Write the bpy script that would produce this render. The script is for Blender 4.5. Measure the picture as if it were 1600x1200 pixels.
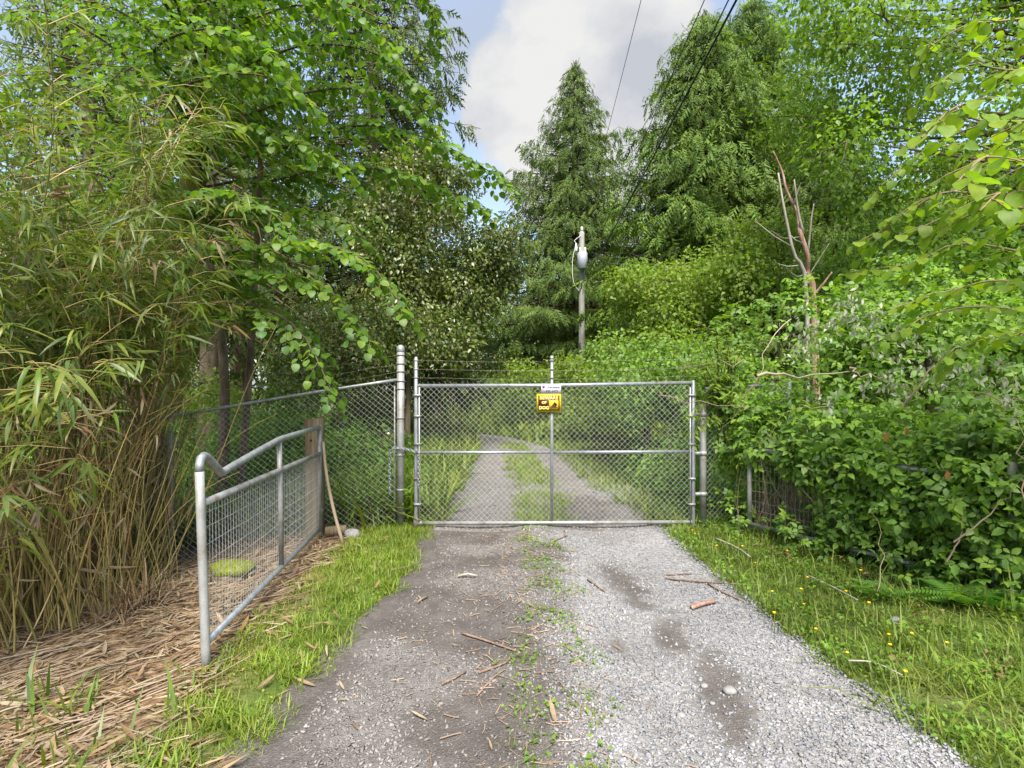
import bpy, math
import numpy as np
from mathutils import Matrix, Vector

sc = bpy.context.scene
for o in list(bpy.data.objects):
    bpy.data.objects.remove(o)
COL = sc.collection

# ------------------------------------------------------------------ camera
CAMZ = 1.8
cam = bpy.data.cameras.new('camera')
cam.lens = 19.8; cam.sensor_width = 36.0; cam.clip_start = 0.05; cam.clip_end = 600
camo = bpy.data.objects.new('camera', cam); COL.objects.link(camo)
camo.location = (0, 0, CAMZ); camo.rotation_euler = (math.radians(90), 0, 0)
sc.camera = camo

# ------------------------------------------------------------------ world, sun, exposure
SUN = Vector((0.06, -0.66, 0.96)).normalized()
EL = math.asin(SUN.z); AZ = math.atan2(SUN.x, SUN.y)
sc.world = bpy.data.worlds.new('World'); sc.world.use_nodes = True
nt = sc.world.node_tree; N = nt.nodes; LK = nt.links
N.clear()
def wn(t, **kw):
    n = N.new(t)
    for k, v in kw.items(): setattr(n, k, v)
    return n
wout = wn('ShaderNodeOutputWorld'); bg = wn('ShaderNodeBackground'); bg.inputs[1].default_value = 0.15
sky = wn('ShaderNodeTexSky', sky_type='NISHITA', sun_disc=False, sun_elevation=EL, sun_rotation=AZ, air_density=1.2, dust_density=1.5, ozone_density=2.0)
tcw = wn('ShaderNodeTexCoord')
def wnoise(scale, detail, off, rough=0.55):
    m = wn('ShaderNodeMapping'); m.inputs['Location'].default_value = off; m.inputs['Scale'].default_value = (1, 1, 1.5)
    LK.new(tcw.outputs['Generated'], m.inputs['Vector'])
    n = wn('ShaderNodeTexNoise'); n.inputs['Scale'].default_value = scale; n.inputs['Detail'].default_value = detail; n.inputs['Roughness'].default_value = rough
    LK.new(m.outputs[0], n.inputs['Vector']); return n.outputs['Fac']
def wmath(op, a, b=None, clamp=False):
    n = wn('ShaderNodeMath', operation=op, use_clamp=clamp)
    for i, v in enumerate((a, b)):
        if v is None: continue
        if isinstance(v, (int, float)): n.inputs[i].default_value = v
        else: LK.new(v, n.inputs[i])
    return n.outputs[0]
def wblob(d, lo, hi):
    d = Vector(d).normalized()
    n = wn('ShaderNodeVectorMath', operation='DOT_PRODUCT'); n.inputs[1].default_value = d
    LK.new(tcw.outputs['Generated'], n.inputs[0])
    m = wn('ShaderNodeMapRange'); m.inputs[1].default_value = lo; m.inputs[2].default_value = hi
    LK.new(n.outputs['Value'], m.inputs[0]); return m.outputs[0]
thin = wmath('MULTIPLY_ADD', wnoise(2.2, 7, (3.1, 1.7, 0.4)), 2.2); thin.node.inputs[2].default_value = -0.62; thin.node.use_clamp = True
cum = wmath('ADD', wnoise(4.5, 9, (0.3, 5.2, 2.0), 0.5), wmath('MULTIPLY', wblob((0.165, 1, 0.50), 0.966, 0.994), 0.40))
cumf = wn('ShaderNodeMapRange', interpolation_type='SMOOTHSTEP'); cumf.inputs[1].default_value = 0.64; cumf.inputs[2].default_value = 0.76
LK.new(cum, cumf.inputs[0])
mx1 = wn('ShaderNodeMix', data_type='RGBA'); mx1.inputs['B'].default_value = (1.35, 1.5, 1.78, 1)
LK.new(thin, mx1.inputs['Factor']); LK.new(sky.outputs[0], mx1.inputs['A'])
mx2 = wn('ShaderNodeMix', data_type='RGBA')
shade = wn('ShaderNodeValToRGB'); shade.color_ramp.elements[0].position = 0.35; shade.color_ramp.elements[0].color = (1.45, 1.52, 1.68, 1)
shade.color_ramp.elements[1].position = 0.62; shade.color_ramp.elements[1].color = (2.2, 2.19, 2.17, 1)
LK.new(wnoise(5.0, 5, (7, 2, 2)), shade.inputs[0])
LK.new(cumf.outputs[0], mx2.inputs['Factor']); LK.new(mx1.outputs['Result'], mx2.inputs['A']); LK.new(shade.outputs[0], mx2.inputs['B'])
LK.new(mx2.outputs['Result'], bg.inputs[0]); LK.new(bg.outputs[0], wout.inputs[0])

sun = bpy.data.lights.new('sun', 'SUN'); sun.energy = 4.0; sun.angle = math.radians(28); sun.color = (1.0, 0.95, 0.86)
suno = bpy.data.objects.new('sun', sun); COL.objects.link(suno)
suno.rotation_euler = SUN.to_track_quat('Z', 'Y').to_euler()
suno.location = (-10, -12, 25)
vs = sc.view_settings
vs.view_transform = 'Standard'; vs.look = 'None'; vs.exposure = 1.4; vs.gamma = 1.0; vs.use_curve_mapping = False
cy = sc.cycles
cy.max_bounces = 7; cy.diffuse_bounces = 4; cy.glossy_bounces = 2; cy.transmission_bounces = 4; cy.transparent_max_bounces = 4
cy.use_denoising = True; cy.caustics_reflective = False; cy.caustics_refractive = False

# ------------------------------------------------------------------ helpers
R0 = np.random.default_rng(11)
F_PX = 880.0
def P(px, py, Y):
    """a point seen at (px, py) of the 1600x1200 picture that stands Y metres away"""
    return np.array([(px-800)/F_PX*Y, Y, CAMZ-(py-600)/F_PX*Y])
def unit(v):
    v = np.asarray(v, float); return v/np.maximum(np.linalg.norm(v, axis=-1, keepdims=True), 1e-9)
_sd = np.random.default_rng(5)
_K = _sd.normal(size=(14, 3)); _K /= np.linalg.norm(_K, axis=1)[:, None]; _PH = _sd.uniform(0, 6.28, 14)
def wob(p, wl=1.0):
    """cheap smooth noise in -1..1"""
    p = np.asarray(p, float)
    if p.shape[-1] == 2: p = np.concatenate([p, np.zeros(p.shape[:-1]+(1,))], -1)
    s = 0
    for i in range(14):
        f = (1, 1.6, 2.3)[i % 3]
        s = s + np.sin((p@_K[i])*6.28/wl*f+_PH[i])/f
    return s/5.0
def sstep(a, b, x):
    t = np.clip((x-a)/(b-a), 0, 1); return t*t*(3-2*t)

class MB:
    def __init__(s): s.V = []; s.Q = []; s.T = []; s.A = []; s.n = 0
    def add(s, V, F, tint=0.0):
        V = np.asarray(V, float).reshape(-1, 3); F = np.asarray(F, int)
        if len(V) == 0 or len(F) == 0: return s
        s.V.append(V); (s.Q if F.shape[1] == 4 else s.T).append(F+s.n)
        s.A.append(np.broadcast_to(np.asarray(tint, float), (len(V),))); s.n += len(V); return s
    def box(s, c, d, ax=None, tint=0.0):
        sg = np.array([[x, y, z] for z in (-.5, .5) for y in (-.5, .5) for x in (-.5, .5)])*np.asarray(d, float)
        if ax is not None: sg = sg@np.asarray(ax, float)
        return s.add(sg+np.asarray(c, float), [[0, 2, 3, 1], [4, 5, 7, 6], [0, 1, 5, 4], [2, 6, 7, 3], [0, 4, 6, 2], [1, 3, 7, 5]], tint)
    def tube(s, pts, r, n=8, tint=0.0, cap=True):
        p = np.asarray(pts, float); m = len(p); r = np.broadcast_to(np.asarray(r, float), (m,))
        t = np.empty_like(p); t[1:-1] = p[2:]-p[:-2]; t[0] = p[1]-p[0]; t[-1] = p[-1]-p[-2]; t = unit(t)
        a = np.array([0, 0, 1.0]) if abs(t[0][2]) < 0.9 else np.array([1.0, 0, 0])
        u = unit(np.cross(a, t[0])); U = np.empty_like(p)
        for i in range(m):
            u = u-t[i]*(u@t[i]); u = u/max(np.linalg.norm(u), 1e-9); U[i] = u
        W = np.cross(t, U)
        an = np.arange(n)*2*np.pi/n
        V = p[:, None]+(U[:, None]*np.cos(an)[None, :, None]+W[:, None]*np.sin(an)[None, :, None])*r[:, None, None]
        i = np.arange(m-1)[:, None]*n; j = np.arange(n)[None]; k = (j+1) % n
        Fq = np.stack([i+j, i+k, i+n+k, i+n+j], -1).reshape(-1, 4)
        V = V.reshape(-1, 3)
        s.add(V, Fq, tint)
        if cap:
            b = s.n-len(V)
            for o in (0, (m-1)*n):
                ct = p[0] if o == 0 else p[-1]
                s.V.append(ct[None]); s.A.append(np.full(1, float(np.max(tint)))); c = s.n; s.n += 1
                jj = np.arange(n)
                f = np.stack([np.full(n, c), b+o+(jj+1) % n, b+o+jj], -1)
                s.T.append(f if o == 0 else f[:, ::-1])
        return s
    def lathe(s, base, prof, n=12, tint=0.0):
        return s.tube([np.asarray(base)+np.array([0, 0, z]) for r, z in prof], [r for r, z in prof], n, tint)
    def mesh(s, name, off=(0, 0, 0), smooth=False):
        V = np.concatenate(s.V)-np.asarray(off, float)
        me = bpy.data.meshes.new(name)
        Q = np.concatenate(s.Q) if s.Q else np.zeros((0, 4), int); T = np.concatenate(s.T) if s.T else np.zeros((0, 3), int)
        me.vertices.add(len(V)); me.vertices.foreach_set('co', V.astype(np.float32).ravel())
        nl = Q.size+T.size
        me.loops.add(nl); me.loops.foreach_set('vertex_index', np.concatenate([Q.ravel(), T.ravel()]).astype(np.int32))
        me.polygons.add(len(Q)+len(T))
        me.polygons.foreach_set('loop_start', np.concatenate([np.arange(len(Q))*4, Q.size+np.arange(len(T))*3]).astype(np.int32))
        if smooth: me.polygons.foreach_set('use_smooth', np.ones(len(Q)+len(T), bool))
        a = me.attributes.new('tint', 'FLOAT', 'POINT'); a.data.foreach_set('value', np.concatenate(s.A).astype(np.float32))
        me.update(calc_edges=True); me.validate()
        return me

def wloc(o):
    v = np.zeros(3)
    while o is not None: v += np.array(o.location); o = o.parent
    return v
def obj(name, mb, mat, parent=None, loc=None, smooth=False, kind=None, label=None, cat=None, group=None):
    """mb in world coordinates -> ONE mesh object; origin at loc (top level) or at its parent"""
    off = wloc(parent) if parent is not None else np.asarray(loc if loc is not None else (0, 0, 0), float)
    me = mb if isinstance(mb, bpy.types.Mesh) else mb.mesh(name, off, smooth)
    if len(me.materials) == 0:
        for m in (mat if isinstance(mat, (list, tuple)) else [mat]): me.materials.append(m)
    o = bpy.data.objects.new(name, me); COL.objects.link(o)
    if parent is not None: o.parent = parent
    else: o.location = off
    return tag(o, label, cat, group, kind)
def tag(o, label=None, cat=None, group=None, kind=None):
    if label: o['label'] = label
    if cat: o['category'] = cat
    if group: o['group'] = group
    if kind: o['kind'] = kind
    return o
def thing(name, label, cat, loc=(0, 0, 0), group=None):
    o = bpy.data.objects.new(name, None); COL.objects.link(o); o.location = loc; o.empty_display_size = 0.2
    return tag(o, label, cat, group)
def dup(root, loc, rz=0.0, s=1.0, label=None, group=None):
    r = root.copy(); COL.objects.link(r); r.location = loc; r.rotation_euler = (0, 0, rz); r.scale = (s, s, s)
    if label: r['label'] = label
    if group: r['group'] = group
    for ch in list(root.children):
        c = ch.copy(); COL.objects.link(c); c.parent = r
        for g in ch.children:
            d = g.copy(); COL.objects.link(d); d.parent = c
    return r

# ---- leaf templates: (verts, faces); y is the long axis, z the upper face
def blade(prof, width, fold=0.15, droop=0.2, twist=0.0):
    """prof: list of (t, half width 0..1)"""
    V = []; F = []
    rows = []
    for t, w in prof:
        z = -droop*t*t; y = t*(1-0.25*droop*droop*t)
        if w <= 1e-6:
            rows.append([len(V)]); V.append((0, y, z))
        else:
            h = w*width/2; rows.append([len(V), len(V)+1, len(V)+2])
            V += [(-h, y, z+fold*h+twist*t*h), (0, y, z), (h, y, z+fold*h-twist*t*h)]
    T = []
    for a, b in zip(rows[:-1], rows[1:]):
        if len(a) == 1: T += [(a[0], b[1], b[0]), (a[0], b[2], b[1])]
        elif len(b) == 1: T += [(a[0], a[1], b[0]), (a[1], a[2], b[0])]
        else: T += [(a[0], a[1], b[1]), (a[0], b[1], b[0]), (a[1], a[2], b[2]), (a[1], b[2], b[1])]
    return np.array(V, float), np.array(T, int)
T_OV = [blade([(0, 0), (.38, 1), (.75, .65), (1, 0)], .62, .25, d) for d in (.1, .3)]
T_O4 = [blade([(0, 0), (.42, 1), (1, 0)], .66, .28, d) for d in (.1, .3)]
T_RD = [blade([(0, 0), (.13, .8), (.5, 1), (.84, .6), (1, 0)], .92, .18, d, tw) for d, tw in ((.1, .1), (.25, -.1), (.4, 0))]
T_RH = [blade([(0, 0), (.45, 1), (1, 0)], .6, .3, .2)]
T_BB = [blade([(0, 0), (.2, .9), (.5, .95), (.8, .5), (1, 0)], .108, .35, d, tw) for d, tw in ((.12, .5), (.35, -.6), (.6, .2), (.9, .6))]
def strip(w, droop):
    return np.array([(-w/2, 0, 0), (w/2, 0, 0), (-w*.42, .55, -droop*.3), (w*.42, .55, -droop*.3), (0, 1-.12*droop, -droop)], float), np.array([(0, 1, 3), (0, 3, 2), (2, 3, 4)])
T_GR = [strip(.07, d) for d in (.15, .5, .9)]
def compound(lf, spots):
    V = []; F = []; n = 0
    for (x, y, a, s, z) in spots:
        v = lf[0]*s; c, si = math.cos(a), math.sin(a)
        v = np.stack([v[:, 0]*c-v[:, 1]*si+x, v[:, 0]*si+v[:, 1]*c+y, v[:, 2]+z], -1)
        V.append(v); F.append(lf[1]+n); n += len(v)
    return np.concatenate(V), np.concatenate(F)
_br = blade([(0, 0), (.42, 1), (1, 0)], .66, .24, .25); _b2 = blade([(0, 0), (.3, .95), (.65, .8), (1, 0)], .62, .24, .25)
T_BR = [compound(_b2, [(0, .48, 0, .62, 0), (-.04, .34, 1.4, .55, -.02), (.04, .34, -1.4, .55, -.02)]),
        compound(_b2, [(0, .46, .1, .66, 0), (-.04, .34, 1.5, .52, -.05), (.04, .34, -1.3, .55, -.03)]),
        compound(_br, [(0, .46, .1, .58, 0), (-.03, .38, 1.05, .5, -.03), (.03, .38, -1.05, .5, -.03), (-.03, .32, 2.1, .40, -.06), (.03, .32, -2.1, .40, -.06)])]
def frond(n=9, ln=.34, w=.07, droop=.35):
    V = []; F = []
    def tri(a, b, c):
        k = len(V); V.extend([a, b, c]); F.append((k, k+1, k+2))
    for i in range(n):
        t = .12+.80*i/n; sgn = 1 if i % 2 else -1; L = ln*(1.05-.75*t)
        z = -droop*t*t
        tri((0, t-w, z), (0, t+w, z), (sgn*L*.8, t+L*.65, z-L*.35))
    tri((-w*.6, .75, -droop*.56), (w*.6, .75, -droop*.56), (0, 1.08, -droop*1.1))
    tri((-.014, 0, 0), (.014, 0, 0), (0, .9, -droop*.8))
    return np.array(V, float), np.array(F, int)
T_CE = [frond(7, .38, .085, .25), frond(6, .44, .095, .5), frond(8, .32, .075, .1)]
def fernfrond():
    V = []; F = []
    for i in range(16):
        t = .12+.86*i/16; y = t; z = .55*t-.75*t*t; L = .26*math.sin(math.pi*min(1, .15+t*.85))**.8+.01
        for sg in (1, -1):
            k = len(V); w = .032
            V.extend([(0, y-w*.6, z), (sg*L*.55, y+.02-w*.5, z-.01), (sg*L, y+.06, z-.05), (sg*L*.5, y+.03+w*.6, z-.01), (0, y+w*.6, z)])
            F.extend([(k, k+1, k+4), (k+1, k+3, k+4), (k+1, k+2, k+3)])
    k = len(V); V.extend([(-.006, 0, 0), (.006, 0, 0), (0, .5, .10), (0, 1, -.2)]); F.extend([(k, k+1, k+2), (k, k+2, k+3)])
    return np.array(V, float), np.array(F, int)
T_FE = [fernfrond()]

class LV:
    """a bag of leaves"""
    def __init__(s): s.p = []; s.a = []; s.n = []; s.s = []; s.t = []
    def add(s, p, a, n, sz, t=None):
        p = np.atleast_2d(p); m = len(p)
        s.p.append(p); s.a.append(np.broadcast_to(a, (m, 3))); s.n.append(np.broadcast_to(n, (m, 3)))
        s.s.append(np.broadcast_to(sz, (m,))); s.t.append(R0.random(m) if t is None else np.broadcast_to(t, (m,)))
    def arr(s):
        return np.concatenate(s.p), np.concatenate(s.a), np.concatenate(s.n), np.concatenate(s.s), np.concatenate(s.t)
def frames(a, n):
    y = unit(a); z = n-y*np.sum(n*y, -1, keepdims=True); z = unit(z+1e-6); x = np.cross(y, z)
    return np.stack([x, y, z], 1)          # rows are the axes
def bake(mb, T, arr, sel=None):
    p, a, n, s, t = arr
    if sel is not None: p, a, n, s, t = p[sel], a[sel], n[sel], s[sel], t[sel]
    k = np.arange(len(p)) % len(T)
    for i, (tv, tf) in enumerate(T):
        m = k == i
        if not m.any(): continue
        Rm = frames(a[m], n[m])
        V = np.einsum('vk,nkj->nvj', tv, Rm)*s[m][:, None, None]+p[m][:, None]
        F = tf[None]+(np.arange(m.sum())*len(tv))[:, None, None]
        mb.add(V.reshape(-1, 3), F.reshape(-1, tf.shape[1]), np.repeat(t[m], len(tv)))
    return mb
_tm = {}
def tmesh(key, T, i, mat):
    k = (key, i, mat.name)
    if k not in _tm:
        _tm[k] = MB().add(T[i][0], T[i][1], 0.0).mesh(key); _tm[k].materials.append(mat)
    return _tm[k]
def seen_size(p, s):
    Y = np.maximum(p[:, 1], .3); px = 800+F_PX*p[:, 0]/Y; py = 600-F_PX*(p[:, 2]-CAMZ)/Y
    ok = (px > -10) & (px < 1610) & (py > 10) & (py < 1190) & (p[:, 1] > .5)
    return np.where(ok, s/Y, 0)
def leaves(parent, name, T, lv, mat, singles=0, rest='foliage', pickw=None, smooth=False):
    """the largest-looking leaves become parts of their own, the rest one mass"""
    arr = lv.arr(); p, a, n, s, t = arr
    sel = np.ones(len(p), bool); par = parent; off = wloc(par)
    if singles:
        sz = seen_size(p, s)
        if pickw is not None: sz = sz*pickw(p)
        idx = np.argsort(-sz)[:singles]; idx = idx[sz[idx] > 0]; sel[idx] = False
        Rm = frames(a[idx], n[idx])
        for j, i in enumerate(idx):
            o = bpy.data.objects.new(name, tmesh(name, T, j % len(T), mat)); COL.objects.link(o); o.parent = par
            M = np.eye(4); M[:3, :3] = Rm[j].T*s[i]; M[:3, 3] = p[i]-off
            o.matrix_basis = Matrix(M.tolist())
    if sel.any():
        o = obj(rest, bake(MB(), T, arr, sel), mat, par, smooth=smooth); o['kind'] = 'stuff'
    return len(p)

def smoothpath(pts, n=24):
    p = np.asarray(pts, float)
    q = np.concatenate([[2*p[0]-p[1]], p, [2*p[-1]-p[-2]]])
    out = []; m = len(p)-1
    for u in np.linspace(0, m, n):
        i = min(int(u), m-1); t = u-i; a, b, c, d = q[i:i+4]
        out.append(.5*((2*b)+(c-a)*t+(2*a-5*b+4*c-d)*t*t+(-a+3*b-3*c+d)*t**3))
    return np.array(out)

# ------------------------------------------------------------------ materials
MATS = {}
def newmat(name):
    m = bpy.data.materials.new(name); m.use_nodes = True; m.node_tree.nodes.clear(); MATS[name] = m
    nt = m.node_tree
    def nd(t, **kw):
        n = nt.nodes.new(t)
        for k, v in kw.items(): setattr(n, k, v)
        return n
    return m, nt, nd, nt.links.new
def ramp(nd, cols):
    r = nd('ShaderNodeValToRGB'); e = r.color_ramp.elements
    while len(e) < len(cols): e.new(.5)
    for i, c in enumerate(cols):
        pos, c = (c[0], c[1]) if isinstance(c[0], float) and isinstance(c[1], tuple) else (i/(len(cols)-1), c)
        e[i].position = pos; e[i].color = tuple(c)+(1,)
    return r
def leafmat(name, cols, transl=.35, rough=.5, spec=.35, tcol=(1.45, 1.55, .5)):
    m, nt, nd, L = newmat(name)
    if transl > 0: cols = [(r_*1.5, g_*1.04, b_*1.25) if g_ > r_*1.25 else (r_, g_, b_) for r_, g_, b_ in cols]
    at = nd('ShaderNodeAttribute', attribute_name='tint'); oi = nd('ShaderNodeObjectInfo')
    ad = nd('ShaderNodeMath', operation='ADD'); L(at.outputs['Fac'], ad.inputs[0]); L(oi.outputs['Random'], ad.inputs[1])
    fr = nd('ShaderNodeMath', operation='FRACT'); L(ad.outputs[0], fr.inputs[0])
    r = ramp(nd, cols); L(fr.outputs[0], r.inputs[0])
    tc = nd('ShaderNodeTexCoord'); nz = nd('ShaderNodeTexNoise'); nz.inputs['Scale'].default_value = 2.0; nz.inputs['Detail'].default_value = 3
    L(tc.outputs['Object'], nz.inputs['Vector'])
    hs = nd('ShaderNodeHueSaturation'); mr = nd('ShaderNodeMapRange'); mr.inputs[1].default_value = .3; mr.inputs[2].default_value = .7; mr.inputs[3].default_value = .75; mr.inputs[4].default_value = 1.25
    L(nz.outputs['Fac'], mr.inputs[0]); L(mr.outputs[0], hs.inputs['Value']); L(r.outputs[0], hs.inputs['Color'])
    b = nd('ShaderNodeBsdfPrincipled'); b.inputs['Roughness'].default_value = rough; b.inputs['Specular IOR Level'].default_value = spec
    L(hs.outputs[0], b.inputs['Base Color'])
    o = nd('ShaderNodeOutputMaterial')
    if transl > 0:
        tr = nd('ShaderNodeBsdfTranslucent'); mu = nd('ShaderNodeMix', data_type='RGBA', blend_type='MULTIPLY'); mu.inputs['Factor'].default_value = 1
        L(hs.outputs[0], mu.inputs['A']); mu.inputs['B'].default_value = tuple(tcol)+(1,); L(mu.outputs['Result'], tr.inputs[0])
        mx = nd('ShaderNodeMixShader'); mx.inputs[0].default_value = transl
        L(b.outputs[0], mx.inputs[1]); L(tr.outputs[0], mx.inputs[2]); L(mx.outputs[0], o.inputs[0])
    else: L(b.outputs[0], o.inputs[0])
    return m
def surf(name, cols, scale=(8, 8, 8), rough=.85, spec=.2, metal=0.0, bump=.3, bscale=None, detail=6, tintmix=False):
    """noise-coloured solid surface"""
    m, nt, nd, L = newmat(name)
    tc = nd('ShaderNodeTexCoord'); mp = nd('ShaderNodeMapping'); mp.inputs['Scale'].default_value = scale
    L(tc.outputs['Object'], mp.inputs['Vector'])
    nz = nd('ShaderNodeTexNoise'); nz.inputs['Scale'].default_value = 1.0; nz.inputs['Detail'].default_value = detail; nz.inputs['Roughness'].default_value = .65
    L(mp.outputs[0], nz.inputs['Vector'])
    src = nz.outputs['Fac']
    if tintmix:
        at = nd('ShaderNodeAttribute', attribute_name='tint'); oi = nd('ShaderNodeObjectInfo')
        ad = nd('ShaderNodeMath', operation='ADD'); L(at.outputs['Fac'], ad.inputs[0]); L(oi.outputs['Random'], ad.inputs[1])
        fr = nd('ShaderNodeMath', operation='FRACT'); L(ad.outputs[0], fr.inputs[0])
        ma = nd('ShaderNodeMath', operation='MULTIPLY_ADD'); L(nz.outputs['Fac'], ma.inputs[0]); ma.inputs[1].default_value = .5
        mm = nd('ShaderNodeMath', operation='MULTIPLY_ADD'); L(fr.outputs[0], mm.inputs[0]); mm.inputs[1].default_value = .8; mm.inputs[2].default_value = -.15
        L(mm.outputs[0], ma.inputs[2]); src = ma.outputs[0]
        r = ramp(nd, cols)
    else:
        r = ramp(nd, [(.3+.4*i/(len(cols)-1), c) for i, c in enumerate(cols)])
    L(src, r.inputs[0])
    b = nd('ShaderNodeBsdfPrincipled'); b.inputs['Roughness'].default_value = rough; b.inputs['Specular IOR Level'].default_value = spec; b.inputs['Metallic'].default_value = metal
    L(r.outputs[0], b.inputs['Base Color'])
    if bump:
        bp = nd('ShaderNodeBump'); bp.inputs['Strength'].default_value = bump; bp.inputs['Distance'].default_value = .02
        n2 = nd('ShaderNodeTexNoise'); n2.inputs['Scale'].default_value = 1.0; n2.inputs['Detail'].default_value = 8
        m2 = nd('ShaderNodeMapping'); m2.inputs['Scale'].default_value = bscale or tuple(x*2 for x in scale)
        L(tc.outputs['Object'], m2.inputs[0]); L(m2.outputs[0], n2.inputs['Vector']); L(n2.outputs['Fac'], bp.inputs['Height']); L(bp.outputs[0], b.inputs['Normal'])
    o = nd('ShaderNodeOutputMaterial'); L(b.outputs[0], o.inputs[0])
    return m
def flat(name, c, rough=.6, metal=0.0, spec=.4):
    m, nt, nd, L = newmat(name)
    b = nd('ShaderNodeBsdfPrincipled'); b.inputs['Base Color'].default_value = tuple(c)+(1,); b.inputs['Roughness'].default_value = rough; b.inputs['Metallic'].default_value = metal; b.inputs['Specular IOR Level'].default_value = spec
    o = nd('ShaderNodeOutputMaterial'); L(b.outputs[0], o.inputs[0]); return m

M_KAT = leafmat('katsura_leaf', [(0.048, 0.144, 0.014), (0.071, 0.198, 0.016), (0.104, 0.243, 0.020), (0.052, 0.162, 0.035), (0.133, 0.261, 0.030)], .52, .45)
M_BAM = leafmat('bamboo_leaf', [(0.057, 0.144, 0.015), (0.084, 0.186, 0.017), (0.057, 0.134, 0.034), (0.141, 0.227, 0.019), (0.084, 0.165, 0.057), (0.189, 0.217, 0.030), (0.066, 0.155, 0.019)], .42, .42, .45)
M_BRA = leafmat('bramble_leaf', [(0.069, 0.187, 0.022), (0.098, 0.253, 0.025), (0.138, 0.308, 0.030), (0.081, 0.220, 0.035), (0.115, 0.242, 0.060)], .40, .5, .35)
M_HAZ = leafmat('hazel_leaf', [(.08, .21, .012), (.12, .27, .015), (.15, .29, .02), (.07, .19, .02)], .5, .5, .3)
M_RIV = leafmat('alder_leaf', [(.065, .18, .014), (.095, .24, .017), (.13, .27, .022), (.075, .19, .017)], .48, .5)
M_MAP = leafmat('maple_leaf', [(.085, .21, .02), (.115, .25, .024), (.15, .28, .03), (.09, .20, .028)], .45, .5)
M_HOL = leafmat('holly_leaf', [(.03, .075, .014), (.05, .105, .016), (.075, .14, .02), (.10, .15, .03)], .25, .35, .5)
M_CED = leafmat('cedar_spray', [(0.038, 0.097, 0.013), (0.054, 0.125, 0.016), (0.075, 0.153, 0.021), (0.044, 0.110, 0.023)], .28, .6, .25)
M_CEB = leafmat('bright_cedar_spray', [(0.044, 0.121, 0.013), (0.064, 0.155, 0.016), (0.089, 0.193, 0.022), (0.051, 0.135, 0.018)], .28, .6, .25)
M_DCO = leafmat('dark_conifer_spray', [(0.036, 0.085, 0.014), (0.052, 0.115, 0.020), (0.072, 0.140, 0.025), (0.056, 0.110, 0.027)], .3, .6, .25)
M_GRA = leafmat('grass_blade', [(.06, .16, .012), (.09, .21, .016), (.13, .25, .022), (.16, .25, .035), (.08, .17, .02)], .35, .5)
M_GRV = leafmat('verge_grass_blade', [(.07, .165, .018), (.10, .20, .02), (.13, .23, .025), (.20, .22, .06), (.06, .15, .016), (.09, .19, .02)], .35, .5)
M_HER = leafmat('herb_leaf', [(.065, .20, .018), (.095, .25, .022), (.13, .28, .028), (.075, .21, .035)], .42, .5)
M_FER = leafmat('fern_frond', [(.06, .20, .025), (.09, .25, .03), (.075, .22, .05)], .45, .5)
M_DRY = leafmat('dry_leaf', [(0.239, 0.175, 0.100), (0.299, 0.227, 0.136), (0.180, 0.117, 0.064), (0.344, 0.278, 0.186), (0.120, 0.080, 0.050), (0.254, 0.153, 0.064), (0.209, 0.169, 0.114)], .15, .7, .2, (1, .9, .7))
M_PAL = leafmat('pale_dead_leaf', [(0.323, 0.348, 0.221), (0.391, 0.399, 0.297), (0.255, 0.281, 0.145), (0.459, 0.451, 0.365), (0.221, 0.255, 0.119)], .25, .6, .3, (1, 1, .8))
M_RED = leafmat('rust_leaf', [(.30, .12, .04), (.36, .17, .06), (.25, .09, .03)], .25, .7, .2, (1, .8, .5))
M_RED2 = leafmat('verge_dead_leaf', [(.22, .13, .07), (.30, .19, .11), (.16, .09, .05), (.34, .25, .16)], .15, .8, .15, (1, .8, .6))
M_CUL = leafmat('bamboo_culm', [(0.324, 0.238, 0.092), (0.238, 0.205, 0.065), (0.389, 0.281, 0.119), (0.162, 0.162, 0.043), (0.270, 0.173, 0.065)], 0, .45, .4)
M_CANE = leafmat('bramble_cane', [(.20, .14, .08), (.28, .19, .11), (.14, .13, .05), (.33, .25, .16)], 0, .7, .3)
M_DEAD = leafmat('dead_cane', [(0.270, 0.210, 0.143), (0.210, 0.150, 0.098), (0.330, 0.270, 0.195), (0.165, 0.112, 0.075)], 0, .75, .25)
M_TWIG = leafmat('twig_bark', [(.09, .065, .045), (.13, .09, .06), (.06, .05, .035)], 0, .8, .2)
M_BARK = surf('bark', [(.06, .045, .032), (.16, .12, .085), (.26, .21, .155)], (9, 9, 2.2), .9, bump=.8)
M_REDB = surf('red_bark', [(.09, .045, .03), (.20, .115, .08), (.32, .21, .15)], (12, 12, 1.6), .9, bump=.9)
M_MOSB = surf('mossy_bark', [(.10, .075, .035), (.27, .20, .10), (.20, .20, .05), (.34, .27, .15)], (10, 10, 2.0), .95, bump=.9)
M_SNAG = surf('peeling_bark', [(.16, .08, .055), (.32, .18, .135), (.50, .37, .30)], (14, 14, 3.0), .85, bump=.8)
M_PALEB = surf('pale_bark', [(0.180, 0.150, 0.112), (0.300, 0.270, 0.217), (0.390, 0.360, 0.315)], (12, 12, 3), .85, bump=.4)
M_GAL = surf('galvanised_steel', [(0.200, 0.212, 0.224), (0.304, 0.316, 0.328), (0.384, 0.396, 0.408)], (18, 18, 7), .48, .5, .55, bump=.06, bscale=(60, 60, 60))
M_OLD = surf('weathered_steel', [(0.192, 0.136, 0.096), (0.264, 0.256, 0.240), (0.336, 0.336, 0.328), (0.384, 0.384, 0.372)], (9, 9, 5), .55, .45, .35, bump=.12, bscale=(70, 70, 70))
M_WIRE = surf('mesh_wire', [(0.408, 0.416, 0.408), (0.561, 0.570, 0.561)], (10, 10, 10), .5, .5, .4, bump=0)
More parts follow.
